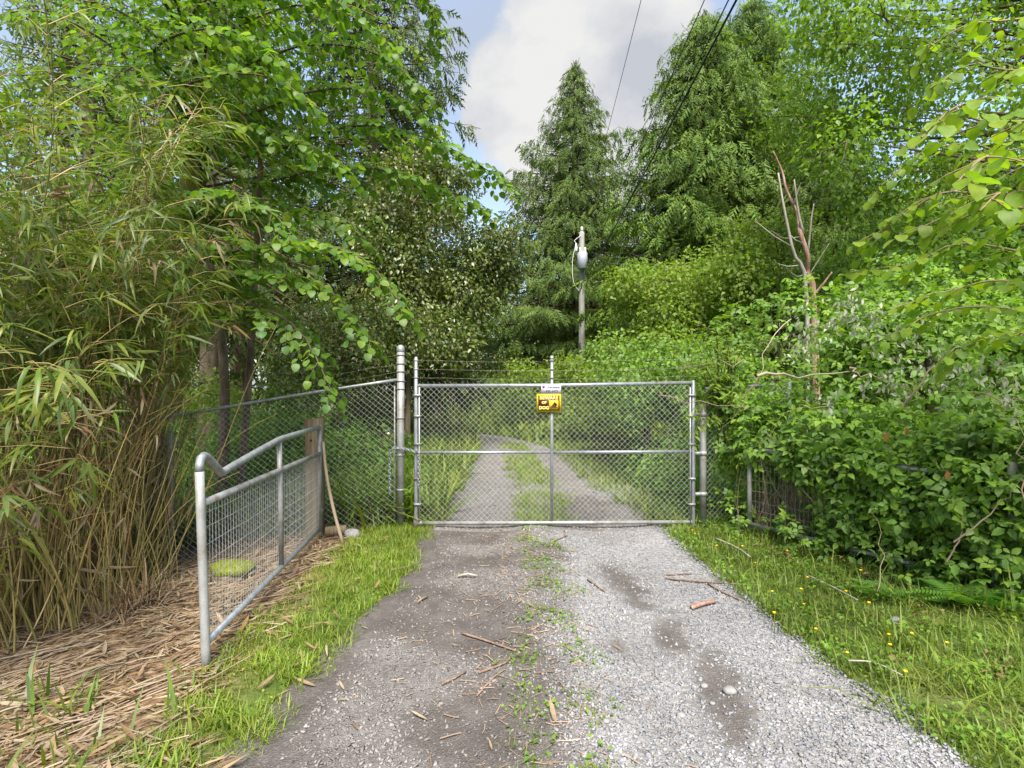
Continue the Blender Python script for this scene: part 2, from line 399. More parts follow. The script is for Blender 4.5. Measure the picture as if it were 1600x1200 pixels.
M_RUSW = surf('rusty_wire', [(.20, .14, .10), (.38, .34, .28)], (15, 15, 15), .7, .3, .2, bump=0)
M_WOOD = surf('weathered_timber', [(0.111, 0.081, 0.047), (0.187, 0.145, 0.089), (0.255, 0.204, 0.136)], (26, 26, 1.6), .85, .2, bump=.5)
M_GRNW = surf('green_stained_timber', [(.12, .11, .03), (.24, .19, .05), (.30, .25, .10)], (22, 3, 18), .9, .2, bump=.4)
M_STK = surf('stick_bark', [(0.096, 0.064, 0.048), (0.208, 0.144, 0.104), (0.288, 0.216, 0.168)], (30, 30, 30), .9, .2, bump=.5)
M_STN = surf('stone', [(0.150, 0.146, 0.143), (0.232, 0.225, 0.217), (0.300, 0.292, 0.281)], (14, 14, 14), .9, .25, bump=.3)
M_POLE = surf('grey_pole_wood', [(0.195, 0.188, 0.158), (0.315, 0.307, 0.277), (0.390, 0.383, 0.352)], (14, 14, 1.0), .9, .2, bump=.3)
M_BLK = flat('cable_black', (.012, .012, .014), .6)
M_TRA = surf('transformer_paint', [(0.315, 0.345, 0.390), (0.413, 0.443, 0.488), (0.465, 0.488, 0.525)], (3, 3, 2), .45, .5, .1, bump=0)
M_POR = flat('porcelain', (.62, .62, .62), .25)
M_MOSS = surf('moss', [(.08, .11, .012), (.17, .19, .02), (.24, .25, .04)], (26, 26, 26), 1, .1, bump=1.0, bscale=(70, 70, 70))
M_SOIL = surf('dark_soil', [(.03, .022, .015), (.06, .045, .03), (.09, .07, .05)], (5, 5, 5), 1, .1, bump=.6)
M_YEL = flat('sign_yellow', (.62, .42, .015), .45)
M_BRN = flat('sign_brown', (.06, .022, .012), .5)
M_CREAM = flat('sign_lettering', (.85, .66, .16), .5)
M_WHT = flat('sign_white', (.56, .56, .58), .45)
M_NAVY = flat('sign_navy', (.03, .03, .09), .5)
M_MAG = flat('sign_magenta', (.38, .02, .12), .5)
M_PET = flat('buttercup_petal', (.85, .55, .01), .35)
M_GRVL = leafmat('gravel_stone', [(0.226, 0.228, 0.244), (0.182, 0.188, 0.208), (0.270, 0.266, 0.270), (0.145, 0.154, 0.171), (0.247, 0.233, 0.222), (0.305, 0.300, 0.299), (0.204, 0.204, 0.219)], 0, .85, .3)
M_GRVW = leafmat('worn_stone', [(0.214, 0.193, 0.179), (0.162, 0.148, 0.138), (0.259, 0.236, 0.222), (0.125, 0.114, 0.108), (0.230, 0.204, 0.185)], 0, .9, .25)

# ------------------------------------------------------------------ ground and drive
LY = np.array([-6, 1, 3, 4, 5.3, 6.9, 8.5, 10.5, 14, 16.5, 40.]); LX = np.array([-1.5, -1.48, -1.40, -1.26, -1.05, -1.13, -1.22, -1.08, -1.1, -1.5, -1.5])
RY = np.array([-6, 1, 3, 4, 5.3, 6.9, 9.0, 10.5, 13.5, 40.]); RX = np.array([2.4, 2.3, 2.13, 2.03, 1.92, 1.85, 2.15, 1.95, 1.6, 1.6])
LEFT = smoothpath([(-1.5, -6, 0), (-1.48, 1, 0), (-1.40, 3, 0), (-1.26, 4, 0), (-1.05, 5.3, 0), (-1.13, 6.9, 0), (-1.2, 8.5, 0), (-1.08, 10.5, 0), (-1.15, 14, 0), (-1.5, 16.2, 0), (-3.0, 18.0, 0), (-7, 19.2, 0), (-16, 20.0, 0)], 260)[:, :2]
RIGHT = smoothpath([(2.4, -6, 0), (2.3, 1, 0), (2.13, 3, 0), (2.03, 4, 0), (1.92, 5.3, 0), (1.85, 6.9, 0), (2.15, 9.0, 0), (1.95, 10.5, 0), (1.5, 13.6, 0), (.6, 17.2, 0), (-1.2, 20.2, 0), (-6, 22.0, 0), (-16, 23.0, 0)], 260)[:, :2]
POLY = np.concatenate([LEFT, RIGHT[::-1]])
def inpoly(x, y, poly=POLY):
    ins = np.zeros(x.shape, bool); q = np.roll(poly, -1, 0)
    for (x1, y1), (x2, y2) in zip(poly, q):
        if y1 == y2: continue
        c = ((y1 > y) != (y2 > y)) & (x < (x2-x1)*(y-y1)/(y2-y1)+x1); ins ^= c
    return ins
def tdrive(x, y):
    l = np.interp(y, LY, LX); r = np.interp(y, RY, RX); return (x-l)/(r-l)
def H(x, y):
    x = np.asarray(x, float); y = np.asarray(y, float)
    d = np.clip(-x-1.75, 0, None)
    h = -0.55*(1-np.exp(-0.36*d*d/(d+.35)))*sstep(-1, 3.5, y)*(1-.5*sstep(12, 25, y))
    d2 = np.clip(x-2.3, 0, None); h = h+0.28*(1-np.exp(-0.22*d2))
    h = h+0.5*sstep(30, 80, y)
    off = sstep(0, .5, np.abs(tdrive(x, y)-.5)-.5)
    h = h+wob(np.stack([x, y], -1), 2.7)*(.012+.03*off)+wob(np.stack([x, y], -1), .9)*(.006+.008*off)
    return h
def spaced(a, segs):
    out = [a]
    for b, st in segs:
        n = max(1, round((b-out[-1])/st)); out += list(np.linspace(out[-1], b, n+1)[1:])
    return np.array(out)
def grid(xs, ys, zf):
    X, Y = np.meshgrid(xs, ys); Z = zf(X, Y)
    V = np.stack([X, Y, Z], -1).reshape(-1, 3); nx = len(xs); ny = len(ys)
    i = (np.arange(ny-1)[:, None]*nx+np.arange(nx-1)[None]).ravel()
    return V, np.stack([i, i+1, i+nx+1, i+nx], -1)
xs = spaced(-120, [(-30, 10), (-8, 1.5), (-5, .3), (5, .12), (9, .3), (30, 1.5), (120, 10)])
ys = spaced(-25, [(-4, 3), (1, .5), (9, .12), (24, .4), (50, 2), (160, 12)])
V, Fq = grid(xs, ys, H)
ins = inpoly(V[:, 0], V[:, 1]); V[ins, 2] -= .045
lit = sstep(-1.35, -2.0, V[:, 0])*sstep(9.5, 7.0, V[:, 1])
def groundmat():
    m, nt, nd, L = newmat('ground_soil')
    tc = nd('ShaderNodeTexCoord'); at = nd('ShaderNodeAttribute', attribute_name='tint')
    n1 = nd('ShaderNodeTexNoise'); n1.inputs['Scale'].default_value = 1.3; n1.inputs['Detail'].default_value = 8
    n2 = nd('ShaderNodeTexNoise'); n2.inputs['Scale'].default_value = 22; n2.inputs['Detail'].default_value = 8; n2.inputs['Roughness'].default_value = .7
    L(tc.outputs['Object'], n1.inputs['Vector']); L(tc.outputs['Object'], n2.inputs['Vector'])
    g = ramp(nd, [(.3, (.05, .06, .018)), (.5, (.07, .11, .02)), (.7, (.12, .12, .045))]); L(n1.outputs['Fac'], g.inputs[0])
    l = ramp(nd, [(.3, (.06, .035, .02)), (.48, (.16, .10, .06)), (.62, (.30, .21, .13)), (.75, (.42, .32, .21))]); L(n2.outputs['Fac'], l.inputs[0])
    mx = nd('ShaderNodeMix', data_type='RGBA'); L(at.outputs['Fac'], mx.inputs['Factor']); L(g.outputs[0], mx.inputs['A']); L(l.outputs[0], mx.inputs['B'])
    b = nd('ShaderNodeBsdfPrincipled'); b.inputs['Roughness'].default_value = .95; b.inputs['Specular IOR Level'].default_value = .1; L(mx.outputs['Result'], b.inputs['Base Color'])
    bp = nd('ShaderNodeBump'); bp.inputs['Strength'].default_value = .7; bp.inputs['Distance'].default_value = .03; L(n2.outputs['Fac'], bp.inputs['Height']); L(bp.outputs[0], b.inputs['Normal'])
    o = nd('ShaderNodeOutputMaterial'); L(b.outputs[0], o.inputs[0]); return m
g = MB(); g.add(V, Fq, lit)
obj('ground', g, groundmat(), smooth=True, kind='structure', label='woodland ground under grass, litter and shrubs', cat='ground')
# bare dirt patches on the gravel: (x, y, rx, ry, angle)
PATCH = [(1.22, 3.25, .17, .62, -.25), (1.02, 5.05, .16, .55, .1), (.42, 5.9, .22, .3, 0), (.72, 3.85, .09, .12, 0), (1.15, 4.1, .14, .35, -.2), (.85, 7.6, .5, .7, 0), (1.1, 8.6, .45, .6, 0)]
def gravel(x, y):
    """0 = trodden dark dirt ... 1 = loose pale gravel"""
    t = tdrive(x, y); p = np.stack([x, y], -1)
    e = t+.035*wob(p, 1.1)
    g = sstep(.42, .56, e)*sstep(1.04, .97, e)
    g = np.where(y > 6.9, np.maximum(g*.55, .55), g)
    for (cx, cy_, rx, ry, a) in PATCH:
        dx, dy = x-cx, y-cy_; u = (dx*math.cos(a)+dy*math.sin(a))/rx; v = (-dx*math.sin(a)+dy*math.cos(a))/ry
        g = g*(1-.88*sstep(1.3, .5, np.sqrt(u*u+v*v)+.38*wob(p, .33)+.2*wob(p, .12)))
    g = g*(1-.45*sstep(.25, .8, .5+.5*wob(p+7.0, 1.2))*np.exp(-((t-.70)/.13)**2))
    gl = .35*sstep(.3, .7, .5+.5*wob(p, 1.3))*sstep(.02, .14, e)*sstep(.55, .40, e)
    return np.clip(np.maximum(g, gl), 0, 1)
ns, ntt = 260, 44
tt = np.linspace(-.01, 1.01, ntt)
DX = LEFT[:, None, :]+(RIGHT-LEFT)[:, None, :]*tt[None, :, None]
# finer steps near the camera
s_al = np.interp(np.linspace(0, 1, 420), [0, .1, .75, 1], [0, .25, .55, 1])*(ns-1)
i0 = np.clip(s_al.astype(int), 0, ns-2); f = (s_al-i0)[:, None, None]
DX = DX[i0]*(1-f)+DX[i0+1]*f
Z = H(DX[..., 0], DX[..., 1])+.006
edge = np.minimum(tt, 1-tt)[None]
Z = Z-.05*sstep(.02, -.012, edge)
trk = lambda c, w: np.exp(-((tt-c)/w)**2)[None]
Z = Z+.03*trk(.47, .07)-.018*trk(.25, .12)-.018*trk(.75, .13)+.015*trk(.97, .04)
DZ = Z
Vd = np.concatenate([DX, Z[..., None]], -1).reshape(-1, 3)
i = (np.arange(len(DX)-1)[:, None]*ntt+np.arange(ntt-1)[None]).ravel()
Fd = np.stack([i, i+1, i+ntt+1, i+ntt], -1)
def drivemat():
    m, nt, nd, L = newmat('gravel_drive')
    tc = nd('ShaderNodeTexCoord'); at = nd('ShaderNodeAttribute', attribute_name='tint')
    vo = nd('ShaderNodeTexVoronoi'); vo.inputs['Scale'].default_value = 48; vo.inputs['Randomness'].default_value = 1
    v2 = nd('ShaderNodeTexVoronoi'); v2.inputs['Scale'].default_value = 110
    n1 = nd('ShaderNodeTexNoise'); n1.inputs['Scale'].default_value = 3.0; n1.inputs['Detail'].default_value = 9; n1.inputs['Roughness'].default_value = .7
    for q in (vo, v2, n1): L(tc.outputs['Object'], q.inputs['Vector'])
    sep = nd('ShaderNodeSeparateColor'); L(vo.outputs['Color'], sep.inputs[0])
    sep2 = nd('ShaderNodeSeparateColor'); L(v2.outputs['Color'], sep2.inputs[0])
    gr = ramp(nd, [(.0, (0.150, 0.144, 0.140)), (.5, (0.247, 0.233, 0.226)), (1., (0.329, 0.315, 0.305))]); L(sep.outputs[0], gr.inputs[0])
    di = ramp(nd, [(.25, (0.058, 0.050, 0.045)), (.5, (0.099, 0.086, 0.078)), (.75, (0.156, 0.139, 0.126))]); L(n1.outputs['Fac'], di.inputs[0])
    d2 = nd('ShaderNodeMix', data_type='RGBA'); d2.inputs['Factor'].default_value = .3; L(di.outputs[0], d2.inputs['A'])
    g2 = ramp(nd, [(.0, (0.034, 0.029, 0.026)), (.7, (0.088, 0.075, 0.067)), (1., (0.218, 0.197, 0.180))]); L(sep2.outputs[0], g2.inputs[0]); L(g2.outputs[0], d2.inputs['B'])
    mx = nd('ShaderNodeMix', data_type='RGBA')
    ad = nd('ShaderNodeMath', operation='MULTIPLY_ADD', use_clamp=True); L(n1.outputs['Fac'], ad.inputs[0]); ad.inputs[1].default_value = .5
    s1 = nd('ShaderNodeMath', operation='SUBTRACT'); L(at.outputs['Fac'], s1.inputs[0]); s1.inputs[1].default_value = .27; L(s1.outputs[0], ad.inputs[2])
    L(ad.outputs[0], mx.inputs['Factor']); L(d2.outputs['Result'], mx.inputs['A']); L(gr.outputs[0], mx.inputs['B'])
    b = nd('ShaderNodeBsdfPrincipled'); b.inputs['Roughness'].default_value = .9; b.inputs['Specular IOR Level'].default_value = .2; L(mx.outputs['Result'], b.inputs['Base Color'])
    bp = nd('ShaderNodeBump'); bp.inputs['Strength'].default_value = .6; bp.inputs['Distance'].default_value = .015
    sm = nd('ShaderNodeMath', operation='ADD'); L(v2.outputs['Distance'], sm.inputs[0]); L(n1.outputs['Fac'], sm.inputs[1]); L(sm.outputs[0], bp.inputs['Height']); L(bp.outputs[0], b.inputs['Normal'])
    o = nd('ShaderNodeOutputMaterial'); L(b.outputs[0], o.inputs[0]); return m
d = MB(); d.add(Vd, Fd, gravel(Vd[:, 0], Vd[:, 1]))
obj('driveway', d, drivemat(), smooth=True, kind='structure', label='gravel and dirt drive curving left beyond the gate', cat='driveway')
def HD(x, y):
    """surface height including the drive"""
    t = tdrive(x, y); h = H(x, y); on = (t > 0) & (t < 1) & (y < 13.5)
    g = lambda c, w: np.exp(-((t-c)/w)**2)
    return h+np.where(on, .006+.03*g(.47, .07)-.018*g(.25, .12)-.018*g(.75, .13)+.015*g(.97, .04), 0)

# ------------------------------------------------------------------ loose gravel (real stones)
def stones(n, region, dens, smin, smax, mat, name, label, flatz=.6, seed=1):
    rg = np.random.default_rng(seed)
    x0, x1, y0, y1 = region
    # more stones where they are near
    y = y0+(y1-y0)*rg.random(n)**1.5; x = x0+(x1-x0)*rg.random(n)
    keep = rg.random(n) < dens(x, y); x, y = x[keep], y[keep]; n = len(x)
    s = smin+(smax-smin)*rg.random(n)**2.2
    cube = np.array([(1.5, -.9, -1), (-.1, 1.5, -1), (-1.45, -.8, -1), (1.15, -.75, 1), (0, 1.1, .9), (-1.1, -.6, 1.1)])
    ft = np.array([(3, 4, 5), (0, 2, 1), (0, 1, 4), (0, 4, 3), (1, 2, 5), (1, 5, 4), (2, 0, 3), (2, 3, 5)])
    V = cube[None]*np.stack([rg.uniform(.7, 1.2, n), rg.uniform(.5, 1, n), rg.uniform(.45, .8, n)*flatz*1.4], -1)[:, None]*.5
    V = V*(1+rg.normal(0, .22, (n, 6, 1)))+rg.normal(0, .10, (n, 6, 3))
    an = rg.uniform(0, 6.28, n); ti = rg.normal(0, .35, n); c, si = np.cos(an), np.sin(an)
    V[..., 2] += V[..., 0]*ti[:, None]
    X = V[..., 0]*c[:, None]-V[..., 1]*si[:, None]; Y = V[..., 0]*si[:, None]+V[..., 1]*c[:, None]
    V = np.stack([X, Y, V[..., 2]], -1)*s[:, None, None]
    V += np.stack([x, y, HD(x, y)+s*.16], -1)[:, None]
    mb = MB(); mb.add(V.reshape(-1, 3), (ft[None]+(np.arange(n)*6)[:, None, None]).reshape(-1, 3), np.repeat(rg.random(n), 6))
    obj(name, mb, mat, kind='stuff', label=label, cat='gravel')
stones(40000, (.0, 2.25, 2.2, 7.4), lambda x, y: gravel(x, y)*(tdrive(x, y) > .45)*1.0+.03, .007, .022, M_GRVL, 'loose_gravel', 'loose bluish grey gravel on the right wheel track')
stones(27000, (-1.45, .5, 2.2, 7.6), lambda x, y: np.clip(.16+gravel(x, y)*2.6, 0, 1)*(tdrive(x, y) > .08), .007, .022, M_GRVW, 'worn_gravel', 'worn pinkish grey pebbles on the dark left wheel track', .45, 2)
stones(9000, (-1.2, 2.1, 7.0, 13.5), lambda x, y: .55*inpoly(x, y)*(np.abs(tdrive(x, y)-.5) > .12), .010, .03, M_GRVW, 'far_gravel', 'grey gravel on the tracks beyond the gate', .5, 3)
stones(5000, (1.2, 2.5, 8.6, 10.2), lambda x, y: np.exp(-((x-1.95)/.4)**2-((y-9.4)/.28)**2), .015, .04, M_GRVL, 'gravel_heap', 'small heap of pale crushed stone beside the drive beyond the gate', .8, 4)

# ------------------------------------------------------------------ gates, fences, posts
def chainlink(A, B, h, w=.035, r=.0017, seed=3, top=.04):
    """woven wire between the foot points A and B"""
    A = np.asarray(A, float); B = np.asarray(B, float); Lh = np.linalg.norm((B-A)[:2]); n = int(Lh/w); m = int(h/w)
    u = (B-A)/Lh; nrm = unit(np.array([-u[1], u[0], 0])); rg = np.random.default_rng(seed)
    k = np.arange(n)[:, None]; j = np.arange(m+1)[None]
    odd = j % 2; x = np.where(k % 2 == 0, k+odd, k+1-odd)*w*Lh/(n*w)
    z = j*w+rg.normal(0, .0012, (n, m+1)); y = np.where((odd+k) % 2 == 0, .0035, -.0035)+.010*wob(np.stack([x, z], -1), 1.1)
    Pn = A+u*x[..., None]+nrm*y[..., None]+np.array([0, 0, 1.])*z[..., None]
    a = Pn[:, :-1].reshape(-1, 3); b = Pn[:, 1:].reshape(-1, 3)
    d = unit(b-a); s1 = unit(np.cross(d, nrm)); s2 = np.cross(d, s1)
    an = np.arange(3)*2*np.pi/3
    off = (s1[:, None]*np.cos(an)[None, :, None]+s2[:, None]*np.sin(an)[None, :, None])*r
    V = np.concatenate([a[:, None]+off, b[:, None]+off], 1)
    f = np.array([[0, 1, 4, 3], [1, 2, 5, 4], [2, 0, 3, 5]])
    mb = MB(); mb.add(V.reshape(-1, 3), (f[None]+(np.arange(len(a))*6)[:, None, None]).reshape(-1, 4))
    # twisted ends standing above the top rail
    for i in range(0, n, 2):
        p = Pn[i, -1]; mb.tube([p, p+u*.012+np.array([0, 0, .03]), p-u*.006+np.array([0, 0, .05+.015*rg.random()])], r, 3, cap=False)
    return mb
def barbed(a, b, sag=.02, r=.0012, n=20, bgap=.13, seed=1):
    mb = MB(); a = np.asarray(a, float); b = np.asarray(b, float); t = np.linspace(0, 1, n)[:, None]; rg = np.random.default_rng(seed)
    p = a+(b-a)*t; p[:, 2] -= sag*4*(t*(1-t))[:, 0]; p[1:-1] += rg.normal(0, .004, (n-2, 3)); mb.tube(p, r, 3, cap=False)
    L = np.linalg.norm(b-a)
    for s in np.arange(.06, L-.05, bgap):
        q = np.array([np.interp(s/L, t[:, 0], p[:, i]) for i in range(3)])
        for k in range(2):
            dv = unit(rg.normal(size=3))*.018; mb.tube([q-dv, q+dv], .0011, 3, cap=False)
    return mb
def ring(c, r, h, n=10): return MB().lathe(np.asarray(c)-np.array([0, 0, h/2]), [(r*.9, 0), (r, .001), (r, h-.001), (r*.9, h)], n)

GY = 7.04
GL, GR, GC = -1.20, 2.265, .497
gate = thing('chain_link_gate', 'closed galvanised chain link gate with barbed wire top across the drive', 'gate', ((GL+GR)/2, GY, 0))
obj('top_rail', MB().tube([(GL+.02, GY, 1.776), (GC, GY, 1.782), (GR-.02, GY, 1.815)], .0235, 12), M_GAL, gate, smooth=True)
obj('middle_rail', MB().tube([(GL+.02, GY, .944), (GC-.022, GY, .946)], .020, 10).tube([(GC+.022, GY, .946), (GR-.02, GY, .955)], .020, 10), M_GAL, gate, smooth=True)
obj('bottom_rail', MB().tube([(GL-.02, GY, .060), (GC, GY, .066), (GR+.01, GY, .075)], .0235, 12), M_OLD, gate, smooth=True)
st = obj('stile', MB().lathe((GL, GY, .03), [(.022, 0), (.025, .01), (.025, 2.09), (.012, 2.11)], 12), M_GAL, gate, smooth=True)
obj('corner_elbow', MB().lathe((GL, GY, .015), [(.026, 0), (.033, .01), (.033, .1), (.027, .115)], 12).tube([(GL, GY, .060), (GL+.09, GY, .060)], .030, 10), M_OLD, st, smooth=True)
obj('stile', MB().lathe((GC, GY, .09), [(.02, 0), (.02, 2.03)], 10), M_GAL, gate, smooth=True)
obj('stile', MB().lathe((GR, GY, .03), [(.022, 0), (.025, .01), (.025, 1.80), (.012, 1.82)], 12), M_GAL, gate, smooth=True)
obj('post_cap', MB().lathe((GC, GY, 2.11), [(.024, 0), (.026, .01), (.026, .03), (.012, .045)], 10), M_GAL, gate, smooth=True)
o = obj('chain_link_mesh', chainlink((GL+.05, GY-.022, .055), (GR-.05, GY-.022, .075), 1.74), M_WIRE, gate, kind='stuff')
for i, x in enumerate((GL+.045, GR-.045)):
    tb = obj('tension_bar', MB().box((x, GY-.027, .92), (.014, .005, 1.68)), M_WIRE, gate)
    for z in (.3, .62, 1.05, 1.4, 1.66): obj('band', MB().box(((x+(GL, GR)[i])/2-.0, GY-.012, z), (.085, .054, .022)), M_OLD, tb)
for i, z in enumerate((2.096, 1.985, 1.88)):
    obj('barbed_wire', barbed((GL, GY-.026, z), (GR, GY-.026, z+.02), .03, seed=i), M_RUSW, gate)
    for x in (GL, GC): obj('wire_clip', ring((x, GY, z), .030, .016), M_OLD, gate)

PL = np.array([-1.414, 7.15]); g0 = float(H(*PL))
post = thing('gate_post', 'tall galvanised steel gate post with domed cap at the end of the left fence', 'post', (PL[0], PL[1], g0), 'steel gate posts')
obj('shaft', MB().lathe((PL[0], PL[1], g0-.1), [(.047, 0), (.047, 2.36-g0)], 16), M_OLD, post, smooth=True)
cp = obj('cap', MB().lathe((PL[0], PL[1], 2.21), [(.050, 0), (.052, .005), (.052, .045), (.044, .065), (.026, .082), (.004, .088)], 16), M_GAL, post, smooth=True)
for z in (2.17, 2.06, 1.96, 1.84, 1.74, 1.37, .90, .46, .16): obj('band', ring((PL[0], PL[1], z), .053, .022, 16), M_OLD, post, smooth=True)
obj('tension_bar', MB().box((PL[0]-.075, PL[1]-.008, .92), (.016, .006, 1.72)), M_OLD, post)

RP = np.array([2.40, 7.08]); g1 = float(H(*RP))
post2 = thing('gate_post', 'grey steel hinge post of the chain link gate half hidden by brambles', 'post', (RP[0], RP[1], g1), 'steel gate posts')
obj('shaft', MB().lathe((RP[0], RP[1], g1-.1), [(.043, 0), (.043, 1.64), (.02, 1.66)], 14), M_OLD, post2, smooth=True)
for z in (1.42, .93, .42): obj('hinge', ring((RP[0], RP[1], z), .05, .05, 12).box((RP[0]-.07, RP[1]-.02, z), (.09, .03, .04)), M_OLD, post2, smooth=True)

FP = np.array([-3.98, 6.57]); g2 = -.385
fence = thing('chain_link_fence', 'galvanised chain link fence sloping down from the tall gate post into bamboo', 'fence', (-2.7, 6.86, -.2))
pw = obj('fence_post', MB().lathe((FP[0], FP[1], g2-.15), [(.032, 0), (.032, 1.92), (.015, 1.95)], 12), M_OLD, fence, smooth=True)
for z in (.15, .62, 1.1): obj('tie', ring((FP[0], FP[1], z), .036, .012, 12), M_RUSW, pw)
A = np.array([PL[0]-.06, PL[1]-.02, .06]); B = np.array([FP[0], FP[1]-.03, g2+.03])
topA = np.array([PL[0]-.03, PL[1], 1.855]); topB = np.array([FP[0], FP[1], 1.42]); ext = topB+(topB-topA)*.45
obj('top_rail', MB().tube(smoothpath([topA, topA+(topB-topA)*.5+np.array([0, 0, .012]), topB, ext], 14), .021, 10), M_GAL, fence, smooth=True)
B2 = B+(B-A)*.45
obj('chain_link_mesh', chainlink(A, B2, 1.76, seed=8), M_WIRE, fence, kind='stuff')
for i, z in enumerate((2.17, 2.06, 1.96)):
    obj('barbed_wire', barbed((PL[0], PL[1]-.05, z), (FP[0]-.3, FP[1]-.05, z-.44), .03, .0014, seed=5+i), M_RUSW, fence)

# right hand run of chain link, mostly under the brambles
fenr = thing('chain_link_fence', 'short run of chain link fence under brambles beside the hinge post', 'fence', (2.9, 7.2, 0))
obj('chain_link_mesh', chainlink((RP[0]+.06, RP[1]+.02, .06), (3.6, 7.35, .12), 1.66, seed=9), M_WIRE, fenr, kind='stuff')
obj('top_rail', MB().tube([(RP[0]+.04, RP[1]+.03, 1.74), (3.6, 7.36, 1.80)], .02, 8), M_GAL, fenr, smooth=True)
obj('fence_post', MB().lathe((3.62, 7.36, 0), [(.03, 0), (.03, 1.85), (.012, 1.87)], 10), M_OLD, fenr, smooth=True)

def wiremesh(p0, p1, zlo, zhi, nv, hz, r=.0019, bend=0.0):
    """welded stock mesh between two upright ends; zlo/zhi are pairs"""
    mb = MB(); p0 = np.asarray(p0, float); p1 = np.asarray(p1, float); rg = np.random.default_rng(4)
    for t in np.linspace(.012, .988, nv):
        q = p0+(p1-p0)*t; a = zlo[0]+(zlo[1]-zlo[0])*t; b = zhi[0]+(zhi[1]-zhi[0])*t
        jx = rg.normal(0, .003)
        mb.tube([(q[0], q[1]+jx, a), (q[0]+.006*math.sin(t*9), q[1]+rg.normal(0, .003), (a+b)/2), (q[0], q[1]+jx, b)], r, 4, cap=False)
    for f in hz:
        pts = []
        for t in np.linspace(0, 1, 9):
            q = p0+(p1-p0)*t; a = zlo[0]+(zlo[1]-zlo[0])*t; b = zhi[0]+(zhi[1]-zhi[0])*t
            pts.append((q[0]-.004+.006*math.sin(t*9), q[1], a+(b-a)*f+.004*math.sin(t*17+f*9)))
        mb.tube(pts, r*1.15, 4, cap=False)
    return mb
# open tube gate on the left, swung back along the drive
n0 = np.array([-1.955, 3.60]); n1 = np.array([-2.277, 6.68]); gd = n1-n0
def gp(t, z, lean=0.0): return np.array([n0[0]+gd[0]*t-.045*(z/1.3)*(1-t), n0[1]+gd[1]*t, z])
fg = thing('farm_gate', 'open tubular steel farm gate with dipped top rail and wire mesh beside bamboo litter', 'gate', ((n0[0]+n1[0])/2, (n0[1]+n1[1])/2, 0), 'open tube farm gates')
TR = .027
top = [gp(0, 1.24), gp(.002, 1.285), gp(.008, 1.318), gp(.022, 1.332), gp(.036, 1.318), gp(.066, 1.262), gp(.100, 1.19), gp(.108, 1.180), gp(.116, 1.182), gp(.16, 1.197), gp(.34, 1.246), gp(.49, 1.284), gp(.514, 1.289), gp(.54, 1.291), gp(.75, 1.291), gp(.985, 1.287)]
obj('end_tube', MB().tube([gp(0, -.05), gp(0, .1), gp(0, .6), gp(0, 1.0), gp(0, 1.24)], TR+.001, 14), M_OLD, fg, smooth=True)
obj('top_rail', MB().tube(top, TR, 14), M_GAL, fg, smooth=True)
obj('end_tube', MB().tube([gp(.99, .06), gp(.99, .7), gp(.99, 1.31)], TR*.95, 12), M_OLD, fg, smooth=True)
obj('middle_rail', MB().tube([gp(.008, 1.03), gp(.3, 1.015), gp(.6, 1.0), gp(.985, .98)], TR*.93, 12), M_OLD, fg, smooth=True)
obj('bottom_rail', MB().tube([gp(.008, .143), gp(.5, .118), gp(.985, .09)], TR*.93, 12), M_GAL, fg, smooth=True)
obj('brace', MB().tube([gp(.514, .10), gp(.514, .7), gp(.514, 1.27)], TR*.85, 12), M_OLD, fg, smooth=True)
obj('wire_mesh', wiremesh(gp(0, .5)-np.array([0, 0, .5]), gp(1, .5)-np.array([0, 0, .5]), (.15, .10), (1.02, .97), 62, [.07, .15, .24, .34, .45, .57, .70, .83, .94]), M_WIRE, fg, kind='stuff')
for z in (.28, 1.12): obj('hinge', MB().tube([gp(.99, z), gp(1.04, z)], .018, 8).box(gp(1.0, z), (.05, .03, .05)), M_RUSW, fg)
# timber post it hangs on
wpx, wpy = -2.40, 6.86; wz = float(H(wpx, wpy))
wp = thing('timber_post', 'square weathered timber post that carries the left farm gate', 'post', (wpx, wpy, wz))
mb = MB()
for z0, z1 in ((wz-.2, 1.375),):
    V = np.array([[x, y, z] for z in (z0, .5, 1.0, z1) for x, y in ((-.095, -.075), (.095, -.075), (.095, .075), (-.095, .075))], float)
    V[:, :2] += R0.normal(0, .003, (16, 2)); V += np.array([wpx, wpy, 0])
    V[12:, 2] += [0, .006, .012, -.004]
    F = [[k*4+a, k*4+(a+1) % 4, k*4+4+(a+1) % 4, k*4+4+a] for k in range(3) for a in range(4)]+[[12, 13, 14, 15]]
    mb.add(V, F)
ps = obj('timber', mb, M_WOOD, wp)
obj('bolt_hole', MB().tube([(wpx-.02, wpy-.079, 1.12), (wpx-.02, wpy-.070, 1.12)], .014, 10), M_BLK, wp)
